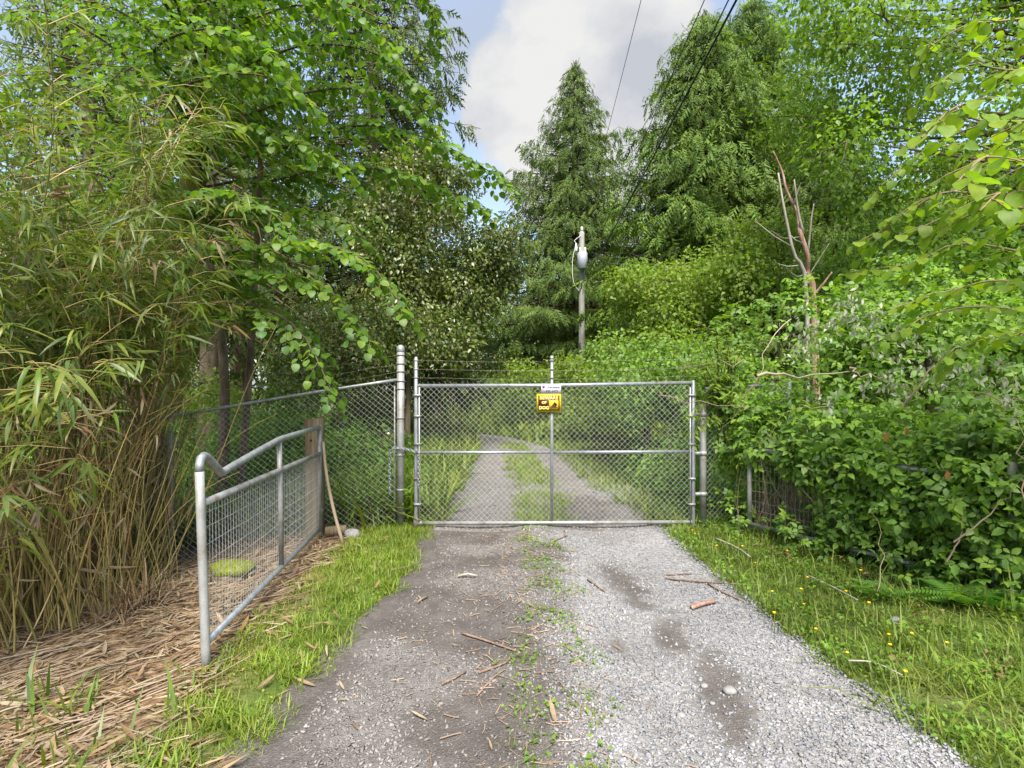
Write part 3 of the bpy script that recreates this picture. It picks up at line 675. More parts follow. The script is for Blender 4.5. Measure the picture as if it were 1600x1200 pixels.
# cane leaning by the post, wooden block, rock
q = [(-2.22, 6.62, 1.12), (-2.14, 6.5, .75), (-2.03, 6.42, .35), (-1.90, 6.36, -.04)]
obj('leaning_cane', MB().tube(smoothpath(q, 9), [.016, .017, .018, .018, .019, .019, .019, .02, .02], 8), M_DEAD, loc=q[-1], smooth=True, label='pale bamboo cane leaning against the timber gate post', cat='cane')
obj('timber_offcut', MB().box((-2.10, 6.72, .05), (.24, .09, .11), [[.98, .17, .05], [-.17, .98, 0], [-.05, 0, 1]]), M_WOOD, loc=(-2.10, 6.72, 0), label='short timber offcut lying at the foot of the timber post', cat='offcut')
def rock(c, r, seed, n=10):
    rg = np.random.default_rng(seed); V = []; F = []
    for i in range(n//2+1):
        a = math.pi*i/(n//2)
        for j in range(n):
            b = 2*math.pi*j/n; V.append((math.sin(a)*math.cos(b), math.sin(a)*math.sin(b), math.cos(a)))
    V = np.array(V); V = V*(1+.16*wob(V+seed*3.7, 1.6))[:, None]*np.asarray(r)+np.asarray(c)
    for i in range(n//2):
        for j in range(n): F.append((i*n+j, i*n+(j+1) % n, (i+1)*n+(j+1) % n, (i+1)*n+j)[::-1])
    return MB().add(V, F)
obj('rock', rock((-1.88, 6.62, .03), (.10, .08, .075), 2), M_STN, loc=(-1.88, 6.62, 0), smooth=True, label='pale rounded rock at the foot of the left chain link fence', cat='rock')
mz = float(H(-2.78, 5.6))
ms = thing('mossy_stump', 'low stump capped with yellow green moss behind the left farm gate', 'stump', (-2.78, 5.6, mz))
obj('stump', rock((-2.78, 5.6, mz+.04), (.20, .18, .12), 5, 14), M_BARK, ms, smooth=True)
obj('moss_cap', rock((-2.78, 5.6, mz+.11), (.22, .19, .085), 6, 18), M_MOSS, ms, smooth=True)

# right hand tube gate, swung back under the brambles
r0 = np.array([2.80, 6.64]); r1 = np.array([3.97, 4.53])
rq = lambda t, z: np.array([r0[0]+(r1[0]-r0[0])*t, r0[1]+(r1[1]-r0[1])*t, z])
rg_ = thing('farm_gate', 'rusting tubular mesh farm gate swallowed by brambles on the right verge', 'gate', tuple(rq(.5, .08)), 'open tube farm gates')
obj('top_rail', MB().tube([rq(0, 1.03), rq(.5, 1.03), rq(1, 1.03)], .027, 12), M_GAL, rg_, smooth=True)
obj('bottom_rail', MB().tube([rq(0, .15), rq(1, .17)], .025, 12), M_OLD, rg_, smooth=True)
for t in (0, .5, .97): obj('end_tube' if t != .5 else 'brace', MB().tube([rq(t, .10), rq(t, 1.05)], .026, 12), M_OLD, rg_, smooth=True)
obj('wire_mesh', wiremesh(rq(0, 0), rq(1, 0), (.15, .17), (1.02, 1.02), 48, [.1, .2, .32, .46, .6, .75, .9]), M_RUSW, rg_, kind='stuff')
rp = rq(1.02, 0); rz = float(H(rp[0], rp[1]))
obj('round_post', MB().lathe((rp[0], rp[1], rz-.1), [(.046, 0), (.043, .4), (.040, 1.16), (.025, 1.19)], 12), M_POLE, loc=(rp[0], rp[1], rz), smooth=True, label='grey round post at the near end of the bramble covered gate', cat='post')
bp_ = thing('board_fence', 'low fence of green stained boards behind the right round post', 'fence', (4.45, 5.25, rz))
ud = unit(np.array([.6, -.8, 0])); nd_ = np.array([.8, .6, 0])
for i, (z, l) in enumerate(((.30, 1.5), (.52, 1.5), (.74, 1.5), (.95, 1.4))):
    obj('board', MB().box(np.array([4.42, 5.30, z])+nd_*.004*i, (l, .03, .2), [ud, nd_, [0, 0, 1]]), M_GRNW, bp_)
for s in (-.65, .65): obj('board_post', MB().box(np.array([4.42, 5.30, .5])+ud*s+nd_*.07, (.09, .09, 1.1), [ud, nd_, [0, 0, 1]]), M_WOOD, bp_)

# chain and padlock on the gate
def chain(path, link=.05, r=.0062):
    mb = MB(); p = smoothpath(path, 60); L = np.concatenate([[0], np.cumsum(np.linalg.norm(np.diff(p, axis=0), axis=1))])
    for i, s in enumerate(np.arange(0, L[-1], link*.72)):
        c = np.array([np.interp(s, L, p[:, k]) for k in range(3)]); c2 = np.array([np.interp(min(s+.01, L[-1]), L, p[:, k]) for k in range(3)])
        d = unit(c2-c+1e-6); u = unit(np.cross(d, [.3, .9, .2])); v = np.cross(d, u)
        if i % 2: u = v
        a = np.linspace(0, 2*math.pi, 9)
        mb.tube(c+d*(np.cos(a)*link/2)[:, None]+u*(np.sin(a)*link*.30)[:, None], r, 5, cap=False)
    return mb
obj('gate_chain', chain([(-1.53, 7.06, .45), (-1.535, 7.06, .8), (-1.50, 7.06, .98), (-1.40, 7.08, .99), (-1.22, 7.0, .965), (-1.165, 6.99, .93), (-1.16, 6.99, .5)]), M_GAL, loc=(-1.414, 7.15, .5), smooth=True, label='galvanised chain looped round the gate post and gate stile', cat='chain')
pk = thing('padlock', 'small brass padlock hanging on the left fence mesh', 'padlock', (-1.555, 7.08, 1.15))
obj('body', MB().box((-1.555, 7.075, 1.17), (.045, .02, .04)), flat('brass', (.55, .45, .28), .35, .7), pk)
a = np.linspace(0, math.pi, 8)
obj('shackle', MB().tube(np.stack([-1.555+.017*np.cos(a), np.full(8, 7.075), 1.19+.05*np.sin(a)], -1), .005, 6), M_GAL, pk, smooth=True)

# signs
def textmesh(body, size, bold=0.0, xs=1.0, shear=0.0):
    cu = bpy.data.curves.new('t', 'FONT'); cu.body = body; cu.size = size; cu.align_x = 'CENTER'; cu.align_y = 'CENTER'; cu.offset = bold; cu.shear = shear; cu.resolution_u = 3
    t = bpy.data.objects.new('t', cu); COL.objects.link(t)
    me = bpy.data.meshes.new_from_object(t.evaluated_get(bpy.context.evaluated_depsgraph_get()))
    bpy.data.objects.remove(t); bpy.data.curves.remove(cu)
    me.transform(Matrix.Diagonal((xs, 1, 1, 1)))
    return me
def lettering(parent, body, x, z, y, size, mat, bold=0.0, xs=1.0, shear=0.0):
    me = textmesh(body, size, bold, xs, shear)
    off = wloc(parent)
    me.transform(Matrix.Translation((x-off[0], y-off[1], z-off[2])) @ Matrix.Rotation(math.pi/2, 4, 'X'))
    return obj('lettering', me, mat, parent)
SY = GY-.045
cx, cz, w, h = .458, 1.565, .300, .222
sg = thing('warning_sign', 'yellow and brown BEWARE OF DOG sign wired to the chain link gate', 'sign', (cx, SY, cz-h/2))
obj('plate', MB().box((cx, SY, cz), (w, .004, h)), M_YEL, sg)
obj('dark_panel', MB().box((cx, SY-.003, cz), (w*.885, .003, h*.84)), M_BRN, sg)
obj('picture_panel', MB().box((cx+w*.20, SY-.006, cz-h*.115), (w*.385, .003, h*.52)), M_YEL, sg)
lettering(sg, 'BEWARE', cx, cz+h*.285, SY-.0065, .060, M_CREAM, .0012, 1.0)
lettering(sg, 'OF', cx-w*.20, cz+h*.02, SY-.0065, .040, M_CREAM, .0015, 1.15)
lettering(sg, 'DOG', cx-w*.205, cz-h*.28, SY-.0065, .054, M_CREAM, .002, 1.0)
dog = np.array([(-.9, -.8), (.75, -.8), (.95, -.55), (.55, -.5), (1.0, .1), (.85, .2), (.35, -.1), (.3, .25), (.75, .3), (.8, .45), (.35, .6), (.2, .95), (.05, .6), (-.15, .1), (-.6, -.3), (-.85, -.55)])
V = np.stack([cx+w*.20+dog[:, 0]*.045, np.full(len(dog), SY-.009), cz-h*.115+dog[:, 1]*.045], -1)
import bmesh
bm = bmesh.new(); bm.faces.new([bm.verts.new(v-np.array([cx, SY, cz-h/2])) for v in V]); bmesh.ops.triangulate(bm, faces=bm.faces[:]); me = bpy.data.meshes.new('dog_picture'); bm.to_mesh(me); bm.free()
obj('dog_picture', me, M_BRN, sg)
for dx in (-1, 1):
    for dz in (-1, 1): obj('screw', MB().tube([(cx+dx*w*.46, SY-.006, cz+dz*h*.45), (cx+dx*w*.46, SY+.03, cz+dz*h*.45)], .004, 6), M_OLD, sg)
cx, cz, w, h = .484, 1.738, .245, .122
s2 = thing('name_sign', 'small white sign with magenta spot and phone number on the gate top rail', 'sign', (cx, SY, cz-h/2))
obj('plate', MB().box((cx, SY+.001, cz), (w, .004, h), [[1, 0, -.02], [0, 1, 0], [.02, 0, 1]]), M_WHT, s2)
lettering(s2, 'therabank', cx+.03, cz+.022, SY-.003, .042, M_NAVY, .0012, .92, .2)
lettering(s2, '935-3473', cx+.012, cz-.032, SY-.003, .045, M_NAVY, .001, .88)
obj('spot', MB().tube([(cx-.092, SY-.004, cz+.028), (cx-.092, SY+.001, cz+.028)], .017, 12), M_MAG, s2)

# ------------------------------------------------------------------ utility pole and cables
PY = 24.0; px_ = (909-800)/F_PX*PY
gz = float(H(px_, PY))
up = thing('utility_pole', 'grey wooden utility pole with transformer standing in front of the tall cedar', 'pole', (px_, PY, gz))
ztop = 8.25
obj('shaft', MB().lathe((px_, PY, gz-.2), [(.15, 0), (.135, 4), (.115, 8.2), (.11, ztop+.2-gz), (.05, ztop+.26-gz)], 14), M_POLE, up, smooth=True)
tr = obj('transformer', MB().lathe((px_-.02, PY-.36, 6.62), [(.17, 0), (.215, .02), (.215, .64), (.20, .68), (.10, .74), (.02, .75)], 16), M_TRA, up, smooth=True)
for dx, z in ((-.11, 7.36), (.10, 7.36)):
    obj('bushing', MB().lathe((px_+dx, PY-.36, z-.06), [(.035, 0), (.06, .03), (.035, .07), (.055, .1), (.035, .14), (.05, .17), (.02, .24)], 8), M_POR, tr, smooth=True)
for z in (7.1, 6.78): obj('bracket', MB().box((px_, PY-.17, z), (.12, .12, .06)), M_OLD, tr)
obj('cutout', MB().lathe((px_-.26, PY-.2, 7.40), [(.03, 0), (.07, .04), (.04, .1), (.07, .16), (.04, .22), (.03, .34)], 8), M_POR, up, smooth=True)
obj('insulator', MB().lathe((px_, PY-.02, ztop+.05), [(.03, 0), (.07, .05), (.05, .1), (.07, .14), (.03, .2)], 8), M_POR, up, smooth=True)
obj('jumper', MB().tube(smoothpath([(px_-.05, PY-.14, 8.1), (px_-.34, PY-.2, 7.85), (px_-.28, PY-.2, 7.72), (px_-.42, PY-.25, 7.0), (px_-.38, PY-.25, 6.1), (px_-.1, PY-.15, 5.7)], 24), .012, 5), M_POR, up, smooth=True)
def cable(a, mid, r, label):
    """from the pole through a known point and on behind the camera"""
    a = np.asarray(a, float); mid = np.asarray(mid, float); d = (mid-a)/(a[1]-mid[1]); end = a+d*(a[1]+14)
    t = np.linspace(0, 1, 40)[:, None]; p = a+(end-a)*t; tm = (a[1]-mid[1])/(a[1]+14); k = .55
    p[:, 2] -= k*4*(t*(1-t))[:, 0]; p[:, 2] += (k*4*(1-tm))*t[:, 0]
    obj('cable', MB().tube(p, r, 5, cap=False), M_BLK, loc=tuple(a), label=label, cat='cable', group='cables on the utility pole')
cable((px_, PY, ztop+.2), P(985, 66, 10.9), .006, 'thin overhead cable running to the top of the utility pole')
cable((px_+.1, PY, 6.75), P(1072, 66, 8.6), .007, 'thin overhead cable running to the pole just above the transformer')
cable((px_+.16, PY, 6.35), P(1116, 66, 8.0), .016, 'thick twisted overhead cable attached below the transformer')
cable((px_+.16, PY, 6.15), P(1106, 66, 7.9), .009, 'slender cable slung just under the thick overhead cable')
b0 = P(821, 223, 40)
obj('bird', MB().tube([b0+np.array([-.09, 0, .01]), b0, b0+np.array([.09, 0, 0])], [.008, .03, .01], 6).add([b0+np.array(v) for v in ((-.03, 0, 0), (.04, 0, .02), (-.05, -.2, .08), (.02, .2, .09), (-.02, 0, .03))], [[0, 1, 2], [0, 3, 1], [0, 4, 2], [4, 1, 3]]), M_BLK, loc=b0, label='small dark bird flying below the white cloud', cat='bird')

# ------------------------------------------------------------------ trees and shrubs
UP = np.array([0, 0, 1.0])
def rn(n, s=1.0, rg=R0): return rg.normal(0, s, (n, 3))
def ball(n, rg): return unit(rg.normal(size=(n, 3)))
def trunk(mb, pts, r0, r1, n=10, m=14, knob=.0):
    p = smoothpath(pts, m); r = np.linspace(r0, r1, m)*(1+knob*wob(p*2, 1.3)); r[0] *= 1.25
    mb.tube(p, r, n); return p
def cedar(name, label, base, Ht, Rm, zs, nb, ssize, mat, bark, rg, tr=.22, group=None, sparse=1.0, tops=1, droop=.55, show=False, pw=.75):
    bx, by = base; bz = float(H(bx, by))
    t = thing(name, label, 'tree', (bx, by, bz), group)
    mt = MB(); trunk(mt, [(bx, by, bz-.2), (bx+.1, by, bz+Ht*.4), (bx-.05, by, bz+Ht*.75), (bx, by, bz+Ht)], tr, .02, 10, 14)
    mbr = MB(); lv = LV()
    for i in range(nb):
        u = (i+rg.random())/nb; u = u**.9
        z = bz+zs+(Ht-zs)*u
        L = (Rm*(1-u)**pw*rg.uniform(.72, 1.18)+.12)
        if u < .12: L *= .75+2*u
        az = i*2.39996+rg.normal(0, .35); o_ = np.array([math.cos(az), math.sin(az), 0]); la = np.array([-o_[1], o_[0], 0])
        rise = .55*u-.10; k = np.linspace(0, 1, 7)
        path = np.array([bx, by, z])+o_*(L*k)[:, None]+UP*(L*(rise*k-droop*(1-.55*u)*k**1.6+.22*k**4))[:, None]
        mbr.tube(path, np.linspace(.012+.012*L, .005, 7), 4, rg.random(), cap=False)
        m = max(4, int(sparse*(6+9*L*L**.35)))
        s = rg.uniform(.12, 1.03, m)**.8
        pc = np.stack([np.interp(s, k, path[:, c]) for c in range(3)], -1)
        wv = L*.30*np.sin(np.pi*np.clip(.12+.8*s, 0, 1))
        lt = rg.uniform(-1, 1, m); pc = pc+la*(wv*lt)[:, None]-UP*(np.abs(lt)*wv*.25+rg.uniform(0, .12, m)*L*.3)[:, None]
        ax = o_*.55+la*(lt*.6)[:, None]-UP*rg.uniform(.25, 1.1, m)[:, None]+rn(m, .2, rg)
        nm = UP*.7+o_*.7+rn(m, .4, rg)
        lv.add(pc, ax, nm, ssize*rg.uniform(.6, 1.25, m)*(1-.35*u))
    m = 26
    lv.add(np.array([bx, by, bz+Ht])-UP*rg.uniform(0, .9, m)[:, None]+rn(m, .07, rg), UP*.9+rn(m, .7, rg), rn(m, 1, rg), ssize*.55)
    obj('trunk', mt, bark, t, smooth=True); obj('limbs', mbr, M_TWIG, t, kind='stuff')
    leaves(t, 'spray', T_CE, lv, mat, 0, 'crown')
    return t
def clusters(name, label, cat, base, cl, per, T, lsize, mat, bark, rg, tr=.12, group=None, droopy=.5, singles=0, leafname='leaf', stem=True, lean=None, flatn=.6, stems=1):
    """cl: list of (centre, radii); leaves fill each clump, more towards its skin"""
    bx, by = base; bz = float(H(bx, by)); b0 = np.array([bx, by, bz])
    t = thing(name, label, cat, (bx, by, bz), group)
    lv = LV(); mt = MB(); ml = MB()
    cs = np.array([c for c, r in cl], float); top = cs[np.argmax(cs[:, 2])]
    if stem:
        mid = (b0+top)/2+np.array([rg.normal(0, .1), rg.normal(0, .1), 0])
        top = np.array([bx*.7+top[0]*.3, by*.7+top[1]*.3, top[2]]); mid = b0*.5+top*.5; tp = trunk(mt, [b0-UP*.15, b0+(mid-b0)*.5, mid, top*.9+mid*.1], tr, tr*.15, 9, 12)
    for c, r in cl:
        c = np.asarray(c, float); r = np.broadcast_to(np.asarray(r, float), (3,))
        m = max(8, int(per*(r[0]*r[1]*r[2])**(2/3)))
        u = ball(m, rg); rad = 1-.75*rg.random(m)**1.7
        lump = 1+.28*wob(u*1.3+c, 1.5)
        p = c+u*r*(rad*lump)[:, None]
        ok = p[:, 2] > H(p[:, 0], p[:, 1])+.03; p = p[ok]; u = u[ok]; m = len(p)
        o_ = unit(u*np.array([1, 1, .5]))
        lv.add(p, o_*.7-UP*droopy+rn(m, .55, rg), UP*flatn+o_*.45+rn(m, .38, rg), lsize*rg.uniform(.6, 1.25, m))
        if stem:
            j = np.argmin(np.linalg.norm(tp-(c-UP*r[2]*.9), axis=1)); a = tp[j]
            ml.tube(smoothpath([a, (a+c)/2+rn(1, .1, rg)[0]+UP*.1, c], 6), np.linspace(tr*.22, .008, 6), 5, rg.random(), cap=False)
        for q in range(5):
            e = c+ball(1, rg)[0]*r*.85; ml.tube([c, (c+e)/2+rn(1, .06, rg)[0], e], [.012, .008, .004], 3, rg.random(), cap=False)
    if stem: obj('trunk', mt, bark, t, smooth=True)
    obj('limbs', ml, M_TWIG, t, kind='stuff')
    leaves(t, leafname, T, lv, mat, singles, 'crown')
    return t
def blobs(n, lo, hi, rlo, rhi, rg, shape=None):
    out = []
    lo = np.asarray(lo, float); hi = np.asarray(hi, float)
    while len(out) < n:
        c = lo+(hi-lo)*rg.random(3)
        if shape is not None and not shape(c): continue
        r = rg.uniform(rlo, rhi); out.append((c, (r, r, r*.75)))
    return out
def px_of(c): return 800+F_PX*c[0]/c[1], 600-F_PX*(c[2]-CAMZ)/c[1]

# --- tall cedars
rg = np.random.default_rng(21)
cA = cedar('cedar_tree', 'tall pointed cedar standing alone behind the utility pole', (3.35, 30), 18.7, 7.1, 3.2, 360, .64, M_CED, M_REDB, rg, .30, 'tall cedars', .95, pw=.95, droop=.42)
cB = cedar('cedar_tree', 'broad drooping cedar right of the overhead cables', (7.7, 22.5), 16.2, 5.2, 2.6, 340, .68, M_CEB, M_REDB, rg, .32, 'tall cedars', 1.2, droop=.48, pw=.62)
dup(cB, (10.9, 25.5, float(H(10.9, 25.5))), 2.1, 1.16, 'taller cedar close behind the broad drooping cedar')
dup(cA, (11.0, 19.5, float(H(11, 19.5))), 1.3, .62, 'shorter cedar behind the dead red trunk')
cedar('conifer_tree', 'feathery tall conifer behind the katsura tree', (-4.6, 18.5), 20.5, 4.1, 3.0, 300, .62, M_DCO, M_BARK, rg, .30, 'woodland conifers', .9, droop=.7, pw=.55)
c1 = cedar('conifer_tree', 'gloomy conifer trunk standing in the wood beyond the chain link fence', (-6.6, 12.2), 15, 3.0, 3.6, 170, .50, M_DCO, M_BARK, rg, .24, 'woodland conifers', .5, droop=.75)
for i, (x, y, s, a) in enumerate(((-10.2, 13.5, 1.05, 1.0), (-8.0, 16.5, 1.1, 2.2), (-13.5, 17, 1.15, 3.1), (-5.0, 23.5, .95, 5.0), (-10.5, 22, 1.1, 4.0), (-16, 24, 1.2, .6))):
    dup(c1, (x, y, float(H(x, y))), a, s, 'one of the thin gloomy conifers deep in the wood left of the drive', 'conifers deep in the left wood')
# --- far wood
rg = np.random.default_rng(5)
def farblobs(rg, h, w, n): return blobs(n, (-w, -w, h*.25), (w, w, h), 1.1, 1.9, rg, lambda c: (c[0]**2+c[1]**2)/w**2+((c[2]-h*.6)/(h*.5))**2 < 1)
def far_tree(name, x, y, h, w, n, mat, label, group, seed, ls=.17, per=420):
    rg = np.random.default_rng(seed); b = np.array([x, y, float(H(x, y))])
    return clusters(name, label, 'tree', (x, y), [(c+b, r) for c, r in farblobs(rg, h, w, n)], per, T_RH, ls, mat, M_BARK, rg, .18, group)
f1 = far_tree('leafy_tree', -1.2, 38, 8.2, 3.4, 15, M_RIV, 'rounded leafy tree closing the view at the end of the drive', 'leafy trees at the back', 31)
f2 = far_tree('leafy_tree', 5.2, 36, 7.4, 3.2, 14, M_MAP, 'yellow green leafy tree behind the foot of the tall cedar', 'leafy trees at the back', 32)
f3 = far_tree('leafy_tree', -7.5, 33, 9.5, 3.2, 15, M_RIV, 'taller leafy tree at the back of the left wood', 'leafy trees at the back', 33)
for i, (p, x, y, s, a) in enumerate(((f1, -13, 36, 1.25, 2), (f3, -19, 33, 1.3, 1), (f2, 15, 33, 1.35, 3), (f3, 21, 30, 1.25, 5), (f1, 27, 34, 1.4, 4), (f2, -26, 36, 1.4, 2.5), (f1, 3.0, 46, 1.05, 1.4), (f2, -5.5, 47, 1.1, .4), (f3, 10, 44, 1.2, 2.7), (f1, 18, 24, 1.2, 1.1), (f3, 17.0, 17.5, 1.15, .3), (f1, -21, 22, 1.1, 4.4), (f3, -14, 29, 1.2, 3.3))):
    dup(p, (x, y, float(H(x, y))), a, s, 'one of the rounded leafy trees in the far belt behind the clearing', 'far belt of leafy trees')
# --- dark evergreen right of the left wood
rg = np.random.default_rng(8)
def hol_shape(c):
    x, y = px_of(c)
    return 580 < x < 790-max(0, (300-y))*.75 and y > 215 and not (y > 470 and x > 745)
clusters('evergreen_tree', 'dense dark glossy evergreen tree overhanging the drive beyond the gate', 'tree', (-2.7, 14.5),
         blobs(46, (-4.6, 12.8, 2.5), (-.2, 16.5, 8.0), .6, 1.0, rg, hol_shape), 1500, T_RH, .112, M_HOL, M_BARK, rg, .09)
clusters('evergreen_shrub', 'dark evergreen shrub behind the left chain link fence', 'shrub', (-3.2, 10.8),
         blobs(16, (-4.6, 9.8, .6), (-1.9, 11.8, 3.3), .5, .8, rg), 2000, T_RH, .085, M_HOL, M_BARK, rg, .08)
# twin reddish trunks beyond the bend
for i, (x, y, r, h) in enumerate(((-3.55, 26.5, .22, 7.5), (-2.85, 26.8, .2, 7.0))):
    bz = float(H(x, y)); rg = np.random.default_rng(60+i); b = np.array([x, y, bz])
    clusters('slender_tree', 'pinkish barked tree trunk beyond the bend of the drive', 'tree', (x, y), [(b+c, rr) for c, rr in blobs(10, (-1.3, -1, 3.4), (1.3, 1, 6.8), .8, 1.2, rg)], 800, T_RH, .12, M_HOL, M_SNAG, rg, r, 'pink barked trunks beyond the bend')

# --- shrubs right of the drive, beyond the gate
rg = np.random.default_rng(77)
clusters('vine_maple', 'bright yellow green shrubby maple beside the utility pole', 'tree', (3.1, 13.2), blobs(42, (1.8, 11.9, 1.2), (5.2, 14.6, 4.9), .5, .85, rg, lambda c: px_of(c)[1] > 415 and (px_of(c)[0] > 958 or px_of(c)[1] > 600)), 1500, T_O4, .105, M_MAP, M_BARK, rg, .09)
clusters('hedge_shrub', 'leafy shrub over a dark hollow right of the drive beyond the gate', 'shrub', (3.0, 11.0), blobs(24, (2.0, 10.0, .9), (4.4, 12.0, 2.5), .42, .7, rg, lambda c: not (c[2] < 1.15 and c[0] < 2.7)), 1700, T_O4, .085, M_BRA, M_BARK, rg, .05, stem=True)
clusters('hedge_shrub', 'low leafy shrub just inside the hinge side of the gate', 'shrub', (3.1, 9.2), blobs(18, (2.35, 8.2, .25), (4.0, 10.0, 2.2), .35, .6, rg, lambda c: c[0] > 2.1+.28*(c[2])), 1900, T_O4, .075, M_BRA, M_BARK, rg, .04, stem=True)
clusters('hedge_shrub', 'yellow green shrub hiding the foot of the utility pole', 'shrub', (2.6, 17.2), blobs(18, (1.5, 16.4, .4), (3.9, 18.2, 2.3), .5, .8, rg), 1000, T_O4, .11, M_MAP, M_BARK, rg, .05)
clusters('hedge_shrub', 'round green shrub on the outside of the bend', 'shrub', (1.9, 21.5), blobs(18, (-.2, 20.6, .3), (3.6, 23, 2.3), .6, 1.0, rg), 900, T_O4, .12, M_MAP, M_BARK, rg, .05)
clusters('hedge_shrub', 'pale green shrub in the clearing behind the bend', 'shrub', (-1.6, 25.5), blobs(14, (-3.0, 24.6, .2), (.6, 27, 1.5), .5, .9, rg), 700, T_O4, .12, M_MAP, M_BARK, rg, .05)
clusters('hedge_shrub', 'tall leafy thicket closing the far end of the clearing', 'shrub', (-2.5, 41), blobs(22, (-7, 40, .3), (1.8, 42, 4.4), 1.0, 1.6, rg), 260, T_O4, .2, M_RIV, M_BARK, rg, .05)
clusters('hedge_shrub', 'low leafy shrub at the left edge of the bend', 'shrub', (-4.6, 24.0), blobs(12, (-6.4, 23, .1), (-3.4, 25, 1.2), .5, .9, rg), 700, T_O4, .12, M_HER, M_BARK, rg, .05)
# --- wall of leaves behind the brambles and the overhanging tree on the right
clusters('woodland_tree', 'dense leafy tree filling the right background behind the brambles', 'tree', (8.6, 11.5), blobs(40, (5.4, 9.6, 1.6), (11.8, 13.5, 4.9), .7, 1.15, rg, lambda c: px_of(c)[0] > 1265+max(0, (330-px_of(c)[1]))*.4), 1050, T_O4, .12, M_BRA, M_BARK, rg, .14)
clusters('overhanging_tree', 'tall small leaved tree overhanging from the right against the sky', 'tree', (11.6, 10.8), blobs(70, (4.1, 7.9, 4.4), (10.8, 11.8, 9.2), .5, .9, rg, lambda c: px_of(c)[0] > 1215+max(0, px_of(c)[1]-150)*.75), 1050, T_O4, .095, M_RIV, M_BARK, rg, .2, droopy=.7)
clusters('young_tree', 'small bright leafed tree behind the dead red trunk', 'tree', (5.9, 12.6), blobs(16, (4.9, 11.8, 2.4), (6.9, 13.4, 5.6), .4, .65, rg), 1250, T_O4, .085, M_MAP, M_BARK, rg, .06)
# --- understorey in the left wood
for i, (x, y, w, h, n, mt_) in enumerate(((-4.9, 9.2, 1.3, 1.7, 18, M_HER), (-7.0, 10.6, 1.8, 2.5, 18, M_MAP), (-2.9, 8.9, 1.0, 1.0, 12, M_HER), (-9.4, 10.5, 1.8, 2.4, 14, M_HER), (-5.4, 14.5, 1.6, 2.6, 12, M_BRA), (-7.2, 19.5, 2.2, 3.2, 14, M_MAP), (-11.5, 17.5, 2.2, 3.4, 14, M_MAP))):
    rg = np.random.default_rng(100+i); b = np.array([x, y, float(H(x, y))])
    clusters('understorey_shrub', ['ferny green shrub close behind the left farm gate', 'tall bushy shrub behind the left fence post', 'low nettle like growth at the foot of the left fence', 'leafy shrub behind the bamboo', 'bushy shrub between the wood conifers', 'sunlit pale shrub deep in the left wood', 'sunlit shrub behind the thin conifers'][i], 'shrub', (x, y),
             [(b+c, r) for c, r in blobs(n, (-w, -w*.6, h*.15), (w, w*.6, h), .4, .65, rg)], 1500 if y < 12 else 900, T_O4, .075 if y < 12 else .11, mt_, M_BARK, rg, .03, stem=False)

# --- katsura tree: long sprays of round leaves
rg = np.random.default_rng(40)
kb = np.array([-4.3, 8.3, float(H(-4.3, 8.3))])
kat = thing('katsura_tree', 'leafy tree with long drooping sprays of round leaves over the left fence', 'tree', kb)
kt = MB(); tp = trunk(kt, [kb-UP*.2, kb+np.array([.1, -.1, 2.5]), kb+np.array([-.1, -.4, 5.0]), kb+np.array([.1, -.8, 8.2])], .085, .025, 10, 16)
trunk(kt, [kb-UP*.2+np.array([.2, .1, 0]), kb+np.array([.6, -.3, 2.8]), kb+np.array([1.0, -.9, 5.2]), kb+np.array([1.3, -1.5, 8])], .065, .02, 8, 14)
obj('trunk', kt, M_BARK, kat, smooth=True)
klv = LV(); kbr = MB()
def spray(path, gap, tl, lg, ls, droop, rg, lv, mb, r0=.02, start=.2, wid=.85, tbias=.0):
    n = 40; p = smoothpath(path, n); L = np.concatenate([[0], np.cumsum(np.linalg.norm(np.diff(p, axis=0), axis=1))]); T_ = L[-1]
    mb.tube(p[::3], np.linspace(r0, .004, len(p[::3])), 5, rg.random(), cap=False)
    at = lambda s: np.array([np.interp(s, L, p[:, k]) for k in range(3)])
    sgn = 1
    for s in np.arange(start*T_, T_, gap):
        c = at(s); tg = unit(at(min(s+.05, T_))-at(max(s-.05, 0))); sd = unit(np.cross(tg, UP)); sgn = -sgn
        l = tl*(1.1-.75*s/T_)*rg.uniform(.6, 1.2)
        d = unit(tg*.7+sd*sgn*wid+UP*.05+rn(1, .15, rg)[0])
        k = np.linspace(0, 1, 6)[:, None]; tw = c+d*l*k-UP*droop*l*k**2
        mb.tube(tw, np.linspace(.005, .002, 6), 3, rg.random(), cap=False)
        m = max(3, int(l/lg)); q = (np.arange(m)+rg.random(m)*.4)/m; pc = np.stack([np.interp(q, k[:, 0], tw[:, j]) for j in range(3)], -1)
        ld = unit(np.cross(d, UP)); alt = np.where(np.arange(m) % 2, 1, -1)[:, None]
        lv.add(pc, d*.45+ld*alt*.8-UP*.4+rn(m, .25, rg), UP+rn(m, .3, rg)+d*.15, ls*rg.uniform(.7, 1.2, m))
        lv.add(tw[-1:], d*.8-UP*.5, UP+rn(1, .2, rg), ls)
spine = lambda h, f=0.: kb+np.array([.15*f, -.09*h, h])
